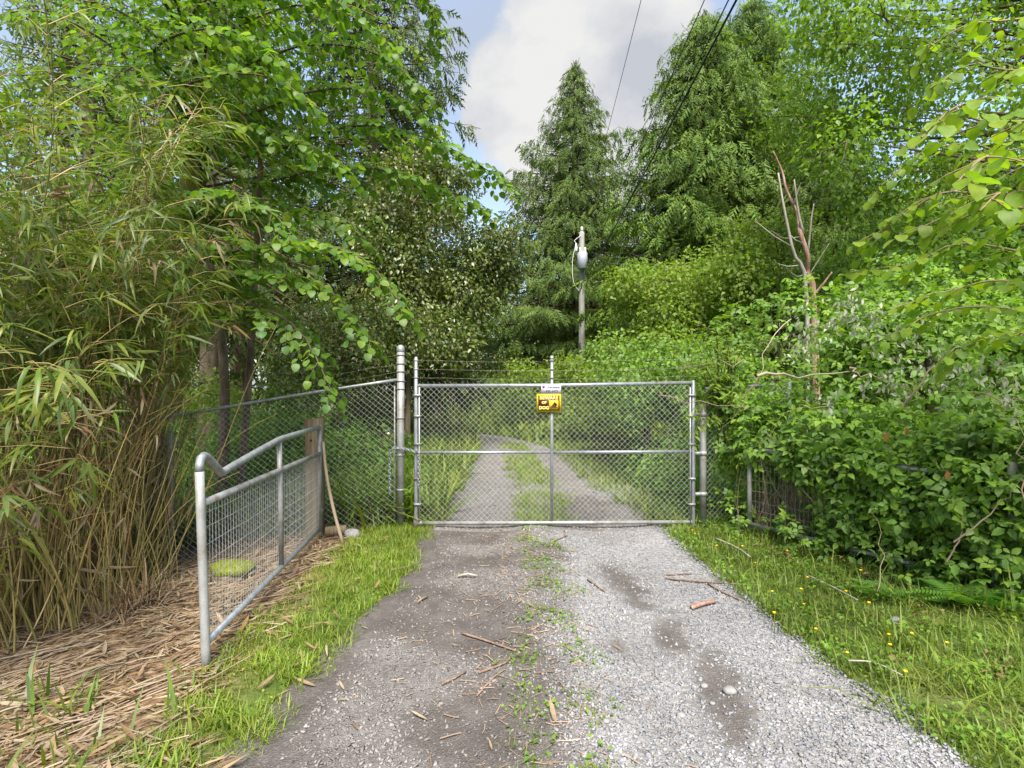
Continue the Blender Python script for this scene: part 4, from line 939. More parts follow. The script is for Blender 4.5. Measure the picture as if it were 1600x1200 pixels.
KB = [  # explicit long arms seen against the sky and the fence
    [spine(5.6), P(420, 235, 7.3), P(560, 195, 6.9), P(690, 225, 6.8), P(802, 292, 6.8)],
    [spine(5.2), P(400, 285, 7.2), P(520, 260, 6.9), P(640, 275, 6.8), P(760, 330, 6.9)],
    [spine(4.6), P(360, 330, 6.9), P(450, 320, 6.5), P(540, 345, 6.3), P(560, 370, 6.2)],
    [spine(4.0), P(330, 400, 6.4), P(440, 380, 5.9), P(560, 400, 5.7), P(630, 480, 5.6)],
    [spine(3.7), P(330, 440, 6.4), P(420, 425, 5.9), P(510, 450, 5.7), P(585, 540, 5.6)],
    [spine(3.4), P(320, 490, 6.4), P(400, 480, 6.0), P(470, 520, 5.7), P(525, 625, 5.6)],
    [spine(5.9), P(380, 180, 7.0), P(500, 140, 6.6), P(620, 150, 6.5), P(690, 215, 6.5)],
    [spine(6.4), P(360, 110, 6.9), P(480, 70, 6.5), P(590, 85, 6.4), P(670, 150, 6.4)],
    [spine(6.8), P(350, 50, 6.8), P(450, 10, 6.4), P(540, 20, 6.3), P(620, 80, 6.3)],
    [spine(4.4), P(300, 330, 6.6), P(350, 300, 6.0), P(420, 330, 5.6), P(470, 380, 5.5)],
    [spine(5.0), P(280, 240, 6.8), P(350, 200, 6.2), P(450, 210, 5.8), P(540, 260, 5.7)],
    [spine(5.4), P(260, 160, 6.6), P(330, 120, 6.0), P(420, 120, 5.6), P(500, 170, 5.5)],
    [spine(6.0), P(240, 90, 6.4), P(290, 50, 5.8), P(370, 50, 5.5), P(440, 95, 5.4)],
    [spine(6.4), P(300, 20, 6.4), P(380, -20, 6.0), P(470, -30, 5.8), P(560, 20, 5.8)],
    [spine(7.0), P(420, -30, 7.0), P(540, -50, 6.8), P(650, -20, 6.8), P(690, 60, 6.9)],
    [spine(5.8), P(200, 200, 6.6), P(160, 150, 6.0), P(190, 110, 5.5)],
]
for a in KB: spray(a, .075, .72, .050, .090, .35, rg, klv, kbr, .022, .25)
for i in range(36):
    h = rg.uniform(4.8, 8.6); az = rg.uniform(-2.5, .9); L = rg.uniform(1.6, 3.0); o_ = np.array([math.cos(az), math.sin(az), 0])
    a = spine(h); spray([a, a+o_*L*.4+UP*.35, a+o_*L*.75+UP*.3, a+o_*L-UP*.25], .15, .6, .06, .078, .3, rg, klv, kbr, .022, .25)
obj('branches', kbr, M_TWIG, kat, kind='stuff')
leaves(kat, 'leaf', T_RD, klv, M_KAT, 260, 'foliage')

# --- forked mossy trunk tangled in the bamboo
fb = np.array([-4.55, 7.05, float(H(-4.55, 7.05))])
ft = thing('forked_tree', 'forked mossy tan trunk standing behind the bamboo', 'tree', fb)
mk = MB(); trunk(mk, [fb-UP*.2, fb+np.array([.0, 0, .9]), fb+np.array([.02, 0, 1.6]), fb+np.array([-.15, 0, 2.3]), fb+np.array([.25, .1, 3.6]), fb+np.array([.5, .3, 6])], .24, .08, 12, 20, .12)
trunk(mk, [fb+np.array([.05, -.02, 1.3]), fb+np.array([.3, 0, 2.1]), fb+np.array([.42, 0, 2.9]), fb+np.array([.3, .2, 4.5])], .17, .07, 12, 16, .12)
obj('trunk', mk, M_MOSB, ft, smooth=True)
rg = np.random.default_rng(9); flv = LV()
for c, r in blobs(20, (-2.2, -.6, 4.0), (1.4, 1.4, 7.8), .6, 1.0, rg):
    m = 260; u = ball(m, rg); p = fb+c+u*r*(rg.random(m)**.4)[:, None]; flv.add(p, u-UP*.5+rn(m, .4, rg), UP+u*.4+rn(m, .3, rg), .085*rg.uniform(.7, 1.2, m))
leaves(ft, 'leaf', T_OV, flv, M_KAT, 0, 'crown')

# --- bamboo
rg = np.random.default_rng(17)
bc = np.array([-4.45, 5.3]); bb = np.array([bc[0], bc[1], float(H(*bc))])
bam = thing('bamboo_clump', 'dense clump of tan bamboo culms with arching leafy tops on the left', 'bamboo', bb)
blv = LV(); dead = MB(); bdry = LV()
def culm(base, az, lean, arch, L, rg, r=.011, leafy=True, lmin=.28, single=True, lsz=.205):
    k = np.linspace(0, 1, 12); o_ = np.array([math.cos(az), math.sin(az), 0]); la = np.array([-o_[1], o_[0], 0])
    hz = L*(lean*k+arch*k**2.6); vz = L*(k-.55*arch*k**2.8-.12*lean*k)
    p = np.array([base[0], base[1], float(H(base[0], base[1]))-.05])+o_*hz[:, None]+UP*vz[:, None]+la*(.04*L*np.sin(k*5+az*3))[:, None]
    mb = MB() if single else dead
    rr = np.linspace(r, r*.25, 12); mb.tube(p, rr, 5, rg.random(), cap=False)
    if single: obj('culm', mb, M_CUL, bam, smooth=True)
    if leafy:
        nn = int(L*(1-lmin)/.17)
        for s in np.linspace(lmin, 1, nn):
            c = np.array([np.interp(s, k, p[:, j]) for j in range(3)]); tg = unit(np.array([np.interp(min(1, s+.03), k, p[:, j])-np.interp(s-.03, k, p[:, j]) for j in range(3)]))
            for b_ in range(1 if rg.random() < .55 else 2):
                a2 = rg.uniform(0, 6.28); sd = np.array([math.cos(a2), math.sin(a2), 0]); l = rg.uniform(.15, .5)
                d = unit(tg*.55+sd*.8+o_*.35); e = c+d*l-UP*l*.15
                dead.tube([c, (c+e)/2+UP*.02, e], [.004, .003, .0015], 3, rg.random(), cap=False)
                m = rg.integers(4, 8); q = rg.uniform(.3, 1.05, m)[:, None]; fan = unit(np.cross(d, UP)+1e-6)
                ax = d*.7+fan*rg.uniform(-.9, .9, m)[:, None]-UP*rg.uniform(.1, .75, m)[:, None]+rn(m, .15, rg)
                lv = bdry if rg.random() < .05 else blv
                lv.add(c+(e-c)*q, ax, UP+rn(m, .45, rg), lsz*rg.uniform(.6, 1.25, m))
for i in range(120):
    a = rg.uniform(0, 6.28); r = .95*math.sqrt(rg.random()); b = (bc[0]+.75*r*math.cos(a), bc[1]+1.0*r*math.sin(a))
    az = rg.normal(-.5, 1.1); culm(b, az, rg.uniform(.02, .14), rg.uniform(.08, .34), rg.uniform(3.2, 5.6), rg, rg.uniform(.007, .013), True, rg.uniform(.42, .6))
# arching towards the drive and the camera
for i in range(19):
    b = (bc[0]+rg.uniform(-.3, .7), bc[1]+rg.uniform(-1.0, .5)); az = rg.uniform(-1.7, -.75)
    culm(b, az, rg.uniform(.1, .3), rg.uniform(.3, .62), rg.uniform(2.6, 4.2), rg, rg.uniform(.006, .011), True, .42, lsz=.22)
for i in range(8):   # low shoots at the left edge of the picture
    b = (rg.uniform(-4.3, -3.7), rg.uniform(3.9, 4.7)); culm(b, rg.uniform(-1.6, -.4), rg.uniform(.15, .35), rg.uniform(.2, .5), rg.uniform(1.6, 3.0), rg, .006, True, .35, lsz=.22)
# dry broken culms, leaning all ways at the foot
for i in range(420):
    a = rg.uniform(0, 6.28); r = math.sqrt(rg.random()); b = (bc[0]+.1+.95*r*math.cos(a), bc[1]+1.1*r*math.sin(a))
    culm(b, rg.uniform(0, 6.28), abs(rg.normal(0, .22)), rg.uniform(0, .35), rg.uniform(.8, 2.9), rg, rg.uniform(.004, .010), False, single=False)
    if i % 2 == 0:
        m = 4; p = np.array([b[0], b[1], 0])+np.stack([rg.normal(0, .15, m), rg.normal(0, .15, m), rg.uniform(.1, 1.9, m)], -1)
        bdry.add(p, -UP+rn(m, .5, rg), rn(m, 1, rg), rg.uniform(.12, .26, m))
# thatch of dry stems wrapped round the forked trunk
for i in range(260):
    p0 = fb+np.array([rg.normal(.05, .22), rg.normal(-.25, .12), rg.uniform(-.1, .5)]); p1 = p0+np.array([rg.normal(.08, .22), rg.normal(-.05, .12), rg.uniform(.7, 1.9)])
    dead.tube(smoothpath([p0, (p0+p1)/2+rn(1, .06, rg)[0], p1], 5), [.006, .006, .005, .004, .003], 3, rg.random(), cap=False)
obj('dry_stems', dead, M_CUL, bam, kind='stuff')
def thin(lv):
    p, a, n, s_, t = lv.arr(); k = ~((p[:, 0]/p[:, 1] > -.575+.25*np.clip((p[:, 2]-2.2)/1.2, 0, 1)) & (p[:, 2] < 3.6)); k &= (p[:, 2] > 1.75) | (R0.random(len(p)) < .45) | (p[:, 1] < 3.6)
    o = LV(); o.p, o.a, o.n, o.s, o.t = [p[k]], [a[k]], [n[k]], [s_[k]], [t[k]]; return o
blv = thin(blv)
leaves(bam, 'leaf', T_BB, blv, M_BAM, 290, 'foliage')
leaves(bam, 'dry_leaf', T_BB, bdry, M_DRY, 60, 'dry_foliage')

# --- brambles
rg = np.random.default_rng(23)
def hull(ells, n, rg, lump=.16, depth=.30, wl=1.1):
    ar = np.array([(r[0]*r[1]*r[2])**(2/3) for c, r in ells]); pick = rg.choice(len(ells), n, p=ar/ar.sum())
    C = np.array([c for c, r in ells], float)[pick]; Rr = np.array([r for c, r in ells], float)[pick]
    u = ball(n, rg); nm = unit(u/Rr); p = C+u*Rr; p = p+nm*(lump*wob(p, wl)+.5*lump*wob(p, .45)-depth*rg.random(n)**2)[:, None]
    keep = p[:, 2] > H(p[:, 0], p[:, 1])+.02
    for k, (c, r) in enumerate(ells):
        q = np.sum(((p-np.asarray(c))/np.asarray(r))**2, 1); keep &= (q > .55) | (pick == k)
    vw = unit(np.array([.0, 0, 1.8])-p); keep &= (np.sum(vw*nm, 1) > -.35) | (nm[:, 2] > .75)
    return p[keep], nm[keep]
BE = [((3.15, 7.8, 1.40), (.75, .65, 1.47)), ((3.75, 7.4, 1.55), (.85, .75, 1.57)), ((4.35, 6.8, 1.50), (.95, .85, 1.52)), ((4.85, 6.1, 1.40), (1.0, .9, 1.47)), ((5.15, 5.3, 1.30), (1.0, .9, 1.42)), ((5.4, 4.4, 1.20), (1.05, .9, 1.37)), ((5.3, 7.7, 1.70), (1.2, 1.0, 1.82)), ((6.5, 6.2, 1.50), (1.3, 1.3, 1.82))]
FRONT = [((3.05, 6.75, 1.18), (.42, .35, .55)), ((3.5, 6.1, 1.12), (.45, .42, .50)), ((3.85, 5.45, 1.06), (.45, .45, .50)), ((4.2, 4.85, 1.10), (.48, .42, .52)), ((4.5, 4.2, 1.15), (.5, .45, .55)), ((3.40, 5.70, .66), (.28, .30, .5)), ((3.62, 5.25, .62), (.28, .30, .52)), ((3.80, 4.80, .60), (.28, .35, .52)), ((4.02, 4.40, .62), (.28, .3, .5)), ((3.25, 6.05, .95), (.25, .28, .25)), ((3.42, 5.40, 1.02), (.2, .38, .24)), ((3.75, 4.75, 1.02), (.2, .4, .25)), ((4.0, 4.30, .95), (.2, .3, .3)), ((2.75, 7.2, 1.3), (.30, .25, .55))]
brm = thing('bramble_thicket', 'large bramble thicket tumbling over the right hand gate and fence', 'bramble', (4.2, 6.0, .1))
vl = LV()
p, nm = hull(BE, 12500, rg); vl.add(p, nm*.5+UP*-.25+rn(len(p), .6, rg), nm*.75+UP*.7+rn(len(p), .3, rg), rg.uniform(.09, .17, len(p)))
p, nm = hull(FRONT, 10500, rg, .16, .35, .7); k = rg.random(len(p)) < np.clip(.25+p[:, 2]/1.1, 0, 1); p, nm = p[k], nm[k]
vl.add(p, nm*.5-UP*.35+rn(len(p), .5, rg), nm*.8+UP*.6+rn(len(p), .3, rg), rg.uniform(.09, .17, len(p)))
# low skirts on the verge
SK = [((3.55, 5.0, .22), (.35, .5, .30)), ((3.1, 6.0, .18), (.28, .5, .24)), ((3.95, 4.3, .25), (.35, .45, .30)), ((2.75, 6.9, .2), (.25, .3, .3)), ((3.35, 5.6, .5), (.22, .3, .35))]
p, nm = hull(SK, 900, rg, .08, .2, .5); vl.add(p, nm*.5-UP*.2+rn(len(p), .5, rg), UP+nm*.4+rn(len(p), .3, rg), rg.uniform(.08, .14, len(p)))
leaves(brm, 'leaf', T_BR, vl, M_BRA, 280, 'foliage')
cn = MB(); nsing = 0
def cane(a, b, sag, r, rg, mat=M_CANE, name='cane', single=False):
    a = np.asarray(a, float); b = np.asarray(b, float); m = (a+b)/2+UP*sag+rn(1, .08, rg)[0]
    pth = smoothpath([a, m, b], 9)
    if single: pth = pth+rn(9, .022, rg)*np.array([1, .6, 1])
    t = (MB() if single else cn).tube(pth, np.linspace(r, r*.2, 9), 5, rg.random(), cap=False)
    if single: obj(name, t, mat, brm, smooth=True)
for i in range(380):     # dry stems inside and below
    t = rg.random()**1.6; q = rq(t, 0)+np.array([.30+rg.normal(0, .2), .2+rg.normal(0, .18), 0]); z = float(H(q[0], q[1]))
    cane(q+UP*z, q+np.array([rg.normal(0, .18), rg.normal(0, .18), z+rg.uniform(.4, 1.3)]), .05, rg.uniform(.003, .007), rg)
obj('dry_canes', cn, M_DEAD, brm, kind='stuff')
for (a, b, s, r) in ((P(1180, 583, 6.0), P(1330, 585, 5.9), .02, .02), (P(1325, 582, 5.9), P(1395, 596, 5.7), .0, .015), (P(1410, 630, 5.2), P(1585, 510, 4.9), .05, .011), (P(1165, 560, 6.2), P(1050, 575, 6.7), .05, .008), (P(1030, 612, 6.7), P(1180, 640, 6.1), .06, .008), (P(1600, 640, 4.2), P(1480, 610, 4.6), .05, .008), (P(1505, 845, 4.3), P(1600, 740, 4.0), -.03, .007), (P(1370, 950, 4.6), P(1362, 800, 4.9), .0, .006), (P(1180, 590, 6.2), P(1120, 690, 6.4), .1, .009), (P(1230, 500, 6.6), P(1180, 600, 6.1), .05, .007), (P(1490, 880, 4.4), P(1500, 730, 4.6), 0, .008), (P(1260, 745, 5.9), P(1350, 715, 5.5), 0, .006), (P(1600, 790, 4.1), P(1560, 620, 4.3), .03, .007), (P(1300, 640, 5.7), P(1190, 690, 6.0), .1, .006)):
    cane(a, b, s, r, rg, M_DEAD if r > .006 else M_CANE, 'cane', True)
pv = LV()
for (x, y, Y, sx, sy, n) in ((1270, 505, 6.3, 45, 30, 70), (1345, 490, 6.0, 50, 25, 60), (1400, 535, 5.6, 60, 30, 70), (1480, 575, 5.1, 60, 30, 80), (1390, 600, 5.6, 50, 30, 60), (1245, 540, 6.2, 22, 20, 40), (1570, 600, 4.7, 30, 40, 50), (1290, 625, 5.8, 20, 18, 22), (1330, 465, 6.2, 20, 20, 30)):
    q = np.stack([P(x+rg.normal(0, sx*.55), y+rg.normal(0, sy*.55), Y-rg.uniform(.2, .5)) for _ in range(n)])
    pv.add(q, -UP*.9+rn(n, .45, rg), rn(n, 1, rg)-np.array([0, .8, 0]), rg.uniform(.045, .075, n))
leaves(brm, 'pale_leaf', [blade([(0, 0), (.25, .9), (.5, 1), (.8, .55), (1, 0)], .42, .5, d, tw) for d, tw in ((.2, .5), (.45, -.6))], pv, M_PAL, 150, 'pale_foliage')
rvv = LV()
for (x, y, Y) in ((1385, 675, 5.0), (1415, 668, 4.95), (1480, 735, 4.5)): rvv.add(P(x, y, Y), -UP+rn(1, .3, rg), np.array([[0, -1, .2]]), .085)
leaves(brm, 'rust_leaf', T_OV, rvv, M_RED, 5, 'rust_foliage')
# rowan like sprigs leaning over the hinge post
rw = LV(); rwb = MB()
sh = thing('sapling', 'pinnate leaved sapling leaning over the hinge side of the gate', 'sapling', (2.75, 7.5, 0))
for i in range(64):
    a = np.array([2.75+rg.normal(0, .12), 7.4, 1.0+rg.random()*.9]); e = P(1085+rg.normal(30, 40), 560+rg.normal(30, 55), 6.9+rg.normal(0, .15))
    pth = smoothpath([a, (a+e)/2+UP*.15, e], 10); rwb.tube(pth, np.linspace(.006, .002, 10), 4, rg.random(), cap=False)
    for s in range(4, 10):
        for sg_ in (-1, 1):
            d = unit(pth[s]-pth[s-1]); sd = unit(np.cross(d, UP)); rw.add(pth[s], d*.5+sd*sg_-UP*.35+rn(1, .15, rg), UP+rn(1, .25, rg), .085)
obj('stems', rwb, M_TWIG, sh, kind='stuff'); leaves(sh, 'leaf', [blade([(0, 0), (.3, 1), (.6, .9), (1, 0)], .34, .2, .25)], rw, M_MAP, 60, 'foliage')

# --- hazel with large leaves, hanging in from the right
rg = np.random.default_rng(91)
hb = np.array([5.2, 3.9, float(H(5.2, 3.9))])
hz_ = thing('hazel_bush', 'large leaved bright green hazel reaching in above the brambles', 'bush', hb)
hm = MB(); hl = LV()
for e in ((4.9, 3.6, 3.6), (4.6, 4.4, 3.9), (5.4, 3.2, 3.2), (4.4, 3.0, 4.4)): trunk(hm, [hb-UP*.1+rn(1, .08, rg)[0]*[1, 1, 0], hb*[.7, .7, .5]+np.asarray(e)*[.3, .3, .4], e], .035, .014, 7, 10)
obj('stems', hm, M_BARK, hz_, smooth=True, kind='stuff')
hbr = MB()
HB = [[(4.4, 4.2, 2.9), P(1510, 300, 4.1), P(1420, 330, 4.3), P(1345, 385, 4.5)], [(4.5, 4.2, 2.6), P(1520, 380, 4.2), P(1430, 410, 4.4), P(1330, 425, 4.6)],
      [(4.4, 3.3, 3.4), P(1560, 190, 3.1), P(1500, 165, 2.8), P(1440, 215, 2.7)], [(4.2, 3.1, 3.2), P(1590, 250, 2.8), P(1540, 245, 2.5), P(1490, 290, 2.4)],
      [(4.4, 3.6, 3.0), P(1580, 320, 3.3), P(1500, 330, 3.3), P(1420, 365, 3.5)], [(4.5, 3.9, 2.3), P(1590, 440, 3.8), P(1500, 450, 4.0), P(1400, 480, 4.3)],
      [(4.6, 4.6, 3.3), P(1540, 230, 4.6), P(1440, 240, 4.7), P(1370, 300, 4.8)], [(4.6, 3.6, 3.9), P(1600, 110, 3.6), P(1520, 100, 3.7), P(1450, 140, 3.8)],
      [(4.6, 3.6, 4.3), P(1590, 30, 3.8), P(1510, 40, 4.0), P(1440, 80, 4.1)], [(4.5, 4.2, 2.2), P(1560, 480, 4.3), P(1460, 490, 4.5), P(1380, 530, 4.7)],
      [(4.3, 3.4, 2.2), P(1600, 520, 3.5), P(1550, 520, 3.5), P(1480, 560, 3.7)], [(4.2, 3.0, 2.6), P(1620, 330, 2.7), P(1570, 300, 2.5), P(1530, 330, 2.4)]]
for a in HB: spray(a, .105, .42, .075, .085, .25, rg, hl, hbr, .009, .15, .8)
obj('branches', hbr, M_CANE, hz_, kind='stuff')
leaves(hz_, 'leaf', T_RD, hl, M_HAZ, 240, 'foliage')

# --- dead red trunk and its pale companion
rg = np.random.default_rng(3)
SY_ = 9.6
sb = P(1272, 480, SY_); s0 = np.array([sb[0]+.06, SY_, float(H(sb[0], SY_))])
sn = thing('dead_tree', 'dead leaning tree with peeling reddish bark rising out of the brambles', 'tree', s0)
mb = MB(); trunk(mb, [s0-UP*.1, P(1271, 470, SY_), P(1262, 430, SY_+.1), P(1262, 400, SY_), P(1251, 365, SY_), P(1246, 335, SY_+.1), P(1230, 300, SY_), P(1222, 268, SY_+.05), P(1208, 236, SY_)], .062, .012, 10, 34, .22)
obj('trunk', mb, M_SNAG, sn, smooth=True)
for a, b, c, r in (((1255, 365), (1247, 330), (1241, 280), .028), ((1262, 400), (1268, 340), (1272, 318), .02), ((1270, 462), (1285, 445), (1300, 425), .03), ((1240, 320), (1248, 295), (1252, 285), .012), ((1264, 430), (1280, 405), (1296, 380), .012), ((1262, 425), (1245, 432), (1226, 415), .01), ((1250, 370), (1225, 372), (1205, 360), .008)):
    obj('branch', MB().tube(smoothpath([P(*a, SY_), P(*b, SY_-.05), P(*c, SY_-.1)], 7), np.linspace(r, r*.35, 7), 6), M_PALEB if r < .03 else M_SNAG, sn, smooth=True)
s1 = P(1262, 480, 9.3); p0 = np.array([s1[0], 9.3, float(H(s1[0], 9.3))])
pc = thing('dead_sapling', 'thin pale dead stem standing just left of the dead red trunk', 'tree', p0)
obj('stem', MB().tube(smoothpath([p0, P(1260, 455, 9.3), P(1240, 395, 9.3), P(1224, 320, 9.3), P(1216, 270, 9.3)], 14), np.linspace(.04, .012, 14), 7), M_PALEB, pc, smooth=True)
for a, b in (((1236, 385), (1180, 345)), ((1247, 415), (1215, 412)), ((1232, 365), (1255, 380))): obj('branch', MB().tube([P(*a, 9.3), (P(*a, 9.3)+P(*b, 9.25))/2-UP*.03, P(*b, 9.2)], [.012, .009, .004], 5), M_PALEB, pc, smooth=True)

# ------------------------------------------------------------------ grass, herbs, litter
def scatter_xy(n, x0, x1, y0, y1, mask, rg, bias=1.0):
    y = y0+(y1-y0)*rg.random(n)**bias; x = x0+(x1-x0)*rg.random(n)
    k = rg.random(n) < mask(x, y); return x[k], y[k]
def grass(name, label, n, box, mask, hlo, hhi, mat, seed, bias=1.0, lean=.45, wide=1.0, T=T_GR, clump=.5):
    rg = np.random.default_rng(seed); x, y = scatter_xy(n, *box, mask, rg, bias); m = len(x)
    tuft = .5+.5*wob(np.stack([x, y], -1), .45)
    h = (hlo+(hhi-hlo)*rg.random(m)**1.6)*(1-clump+2*clump*np.clip(tuft, 0, 1))
    a = rg.uniform(0, 6.28, m); ln = np.abs(rg.normal(0, lean, m)); sd = np.stack([np.cos(a), np.sin(a), np.zeros(m)], -1)
    lv = LV(); lv.add(np.stack([x, y, HD(x, y)-.01], -1), UP+sd*ln[:, None], -sd*1.0+UP*.3, h*1.0)
    mb = MB(); bake(mb, [(t[0]*np.array([wide, 1, 1]), t[1]) for t in T], lv.arr())
    obj(name, mb, mat, kind='stuff', label=label, cat='grass')
nz2 = lambda x, y, w: .5+.5*wob(np.stack([x, y], -1), w)
def m_left(x, y):
    t = tdrive(x, y); gx = -1.87-.03*(y-3.6)
    e = .10*wob(np.stack([x, y], -1), .8)
    return sstep(gx-.12, gx+.15, x+e)*sstep(.055, -.015, t+e*.45)*np.clip(.25+1.3*nz2(x, y, .9), .15, 1)*sstep(1.9, 2.7, y+e)
grass('short_grass', 'lush short grass strip between the left farm gate and the drive', 56000, (-2.35, -.85, 2.0, 7.35), m_left, .035, .11, M_GRA, 1, 1.0, .6)
def m_right(x, y):
    t = tdrive(x, y); e = .05*wob(np.stack([x, y], -1), .7)
    return sstep(.965, 1.03, t+e*.6)*sstep(4.9, 4.2, x)*np.clip(.35+.9*nz2(x, y, 1.1), .1, 1)
grass('verge_grass', 'rough tufted grass of the right verge below the brambles', 70000, (1.75, 4.9, 2.1, 8.2), m_right, .035, .14, M_GRV, 2, 1.15, .75)
grass('verge_grass_stalks', 'longer bent grass stalks of the right verge', 2600, (1.95, 4.6, 2.1, 7.6), m_right, .14, .32, M_GRV, 3, 1.1, .7, .55)
def m_mid(x, y):
    t = tdrive(x, y); e = .05*wob(np.stack([x, y], -1), .6)
    return sstep(.36, .42, t+e)*sstep(.58, .51, t+e)*sstep(.30, .62, nz2(x, y, .55))*.9
grass('centre_grass', 'patchy low grass on the crown of the drive before the gate', 24000, (-.4, .9, 2.0, 7.4), m_mid, .02, .06, M_GRA, 4, 1.0, .8)
def m_mid2(x, y):
    t = tdrive(x, y); e = .05*wob(np.stack([x, y], -1), .9)
    return sstep(.33, .39, t+e)*sstep(.66, .58, t+e)*np.clip(.6+1.1*nz2(x, y, 1.0), 0, 1)*(1-.9*sstep(9.0, 9.3, y)*sstep(9.9, 9.6, y))
grass('crown_grass', 'green grass crown between the wheel tracks beyond the gate', 36000, (-.7, 1.4, 7.15, 17), m_mid2, .05, .14, M_GRA, 5)
outl = lambda x, y: ~inpoly(x, y)
def m_bl(x, y): return (outl(x, y) | (tdrive(x, y)+.06*wob(np.stack([x, y], -1), .9) < .09))*sstep(-.75, -1.0, x-.12*wob(np.stack([x, y], -1), 1.5))
grass('bank_grass', 'tall green grass bank along the left of the drive beyond the gate', 34000, (-6.5, -.8, 7.3, 18.5), m_bl, .22, .65, M_GRA, 6, 1.3, .4, .9)
def m_br(x, y): return (tdrive(x, y)+.07*wob(np.stack([x, y], -1), .9) > .93-.10*sstep(7.3, 9, y))*sstep(1.0, 1.6, x+y*.08)
grass('inner_verge_grass', 'yellowish grass verge right of the drive beyond the gate', 26000, (.2, 4.2, 7.2, 19.5), m_br, .07, .24, M_GRV, 7, 1.2, .5, 1.1)
grass('meadow_grass', 'bright tall meadow grass in the clearing behind the bend', 26000, (-14, 9, 17.5, 34), lambda x, y: outl(x, y)*1.0, .25, .65, M_GRA, 8, 1.0, .4, 1.8)
grass('wood_grass', 'long green grass on the wood floor behind the left fence', 34000, (-9, -1.6, 7.0, 13), lambda x, y: np.clip(.2+nz2(x, y, 1.4), 0, 1)*sstep(6.9, 7.4, y+.12*(x+1.5)), .25, .7, M_GRA, 9, 1.2, .45, .9)
def herb(name, label, n, box, mask, hlo, hhi, slo, shi, mat, seed, T=T_O4, cat='herbs'):
    rg = np.random.default_rng(seed); x, y = scatter_xy(n, *box, mask, rg); m = len(x); h = hlo+(hhi-hlo)*rg.random(m)
    a = rg.uniform(0, 6.28, m); sd = np.stack([np.cos(a), np.sin(a), -.15+0*a], -1)
    lv = LV(); lv.add(np.stack([x, y, HD(x, y)+h], -1), sd+rn(m, .2, rg), UP+rn(m, .3, rg), rg.uniform(slo, shi, m))
    obj(name, bake(MB(), T, lv.arr()), mat, kind='stuff', label=label, cat=cat)
herb('verge_herbs', 'low leafy herbs and buttercup leaves in the right verge', 22000, (1.9, 4.6, 2.1, 8), lambda x, y: m_right(x, y)*sstep(.3, .65, nz2(x, y, .6)), .01, .11, .018, .045, M_HER, 11)
herb('fence_herbs', 'nettles and leafy herbs along the foot of the left fence', 9000, (-3.9, -1.25, 6.95, 9.5), lambda x, y: np.clip(nz2(x, y, .9)+.2, 0, 1)*sstep(.0, .2, y-7.0+.1*(x+1.4)), .02, .5, .04, .08, M_HER, 12)
herb('bank_herbs', 'leafy herbs at the edge of the drive just inside the gate', 8000, (-2.6, -.85, 7.2, 10.5), lambda x, y: outl(x, y)*np.clip(nz2(x, y, .7)+.1, 0, 1), .02, .42, .035, .07, M_HER, 13)
herb('centre_weeds', 'small green weeds on the crown of the drive before the gate', 4200, (-.3, .9, 2.0, 7.2), lambda x, y: m_mid(x, y), .004, .035, .018, .042, M_HER, 14)
herb('left_clover', 'clover and moss in the short grass strip by the left farm gate', 5000, (-2.2, -.9, 2.5, 7.2), lambda x, y: m_left(x, y)*sstep(.5, .7, nz2(x+4, y, .5)), .0, .03, .012, .03, M_GRA, 15)
herb('wood_herbs', 'leafy ground cover on the wood floor behind the left fence', 14000, (-9.5, -1.6, 7.6, 15), lambda x, y: np.clip(nz2(x, y, 1.2)+.1, 0, 1), .02, .6, .06, .12, M_HER, 16)
herb('inner_herbs', 'leafy ground cover right of the drive beyond the gate', 6000, (2.0, 4.6, 7.3, 12), lambda x, y: outl(x, y)*sstep(1.9, 2.5, x), .02, .4, .05, .09, M_HER, 17)

# ferns
def fern(x, y, s, a, label, group, first=[None]):
    z = float(H(x, y))
    if first[0] is None:
        r = thing('fern', label, 'fern', (x, y, z), group); me = tmesh('frond', T_FE, 0, M_FER); rg = np.random.default_rng(2)
        for i in range(11):
            o = bpy.data.objects.new('frond', me); COL.objects.link(o); o.parent = r
            o.rotation_euler = (rg.uniform(.25, .75), 0, i*2*math.pi/11+rg.normal(0, .15)); k = rg.uniform(.75, 1.1)*.62; o.scale = (k, k, k)
        r.rotation_euler = (0, 0, a); r.scale = (s, s, s); first[0] = r; return r
    return dup(first[0], (x, y, z), a, s, label, group)
fern(3.50, 4.35, .62, .3, 'fern with arching fronds under the brambles near the round post', 'verge ferns')
fern(3.75, 4.75, .7, 2.1, 'fern standing right at the foot of the green stained boards', 'verge ferns')
fern(3.05, 4.65, .42, 4, 'small fern growing out of the verge grass in front of the bramble skirt', 'verge ferns')
rg = np.random.default_rng(13)
for i in range(16):
    x, y = rg.uniform(-6.8, -2.2), rg.uniform(7.4, 10.4); fern(x, y, rg.uniform(.8, 1.3), rg.uniform(0, 6), 'one of the ferns in the green growth behind the left chain link fence', 'ferns behind the left fence')
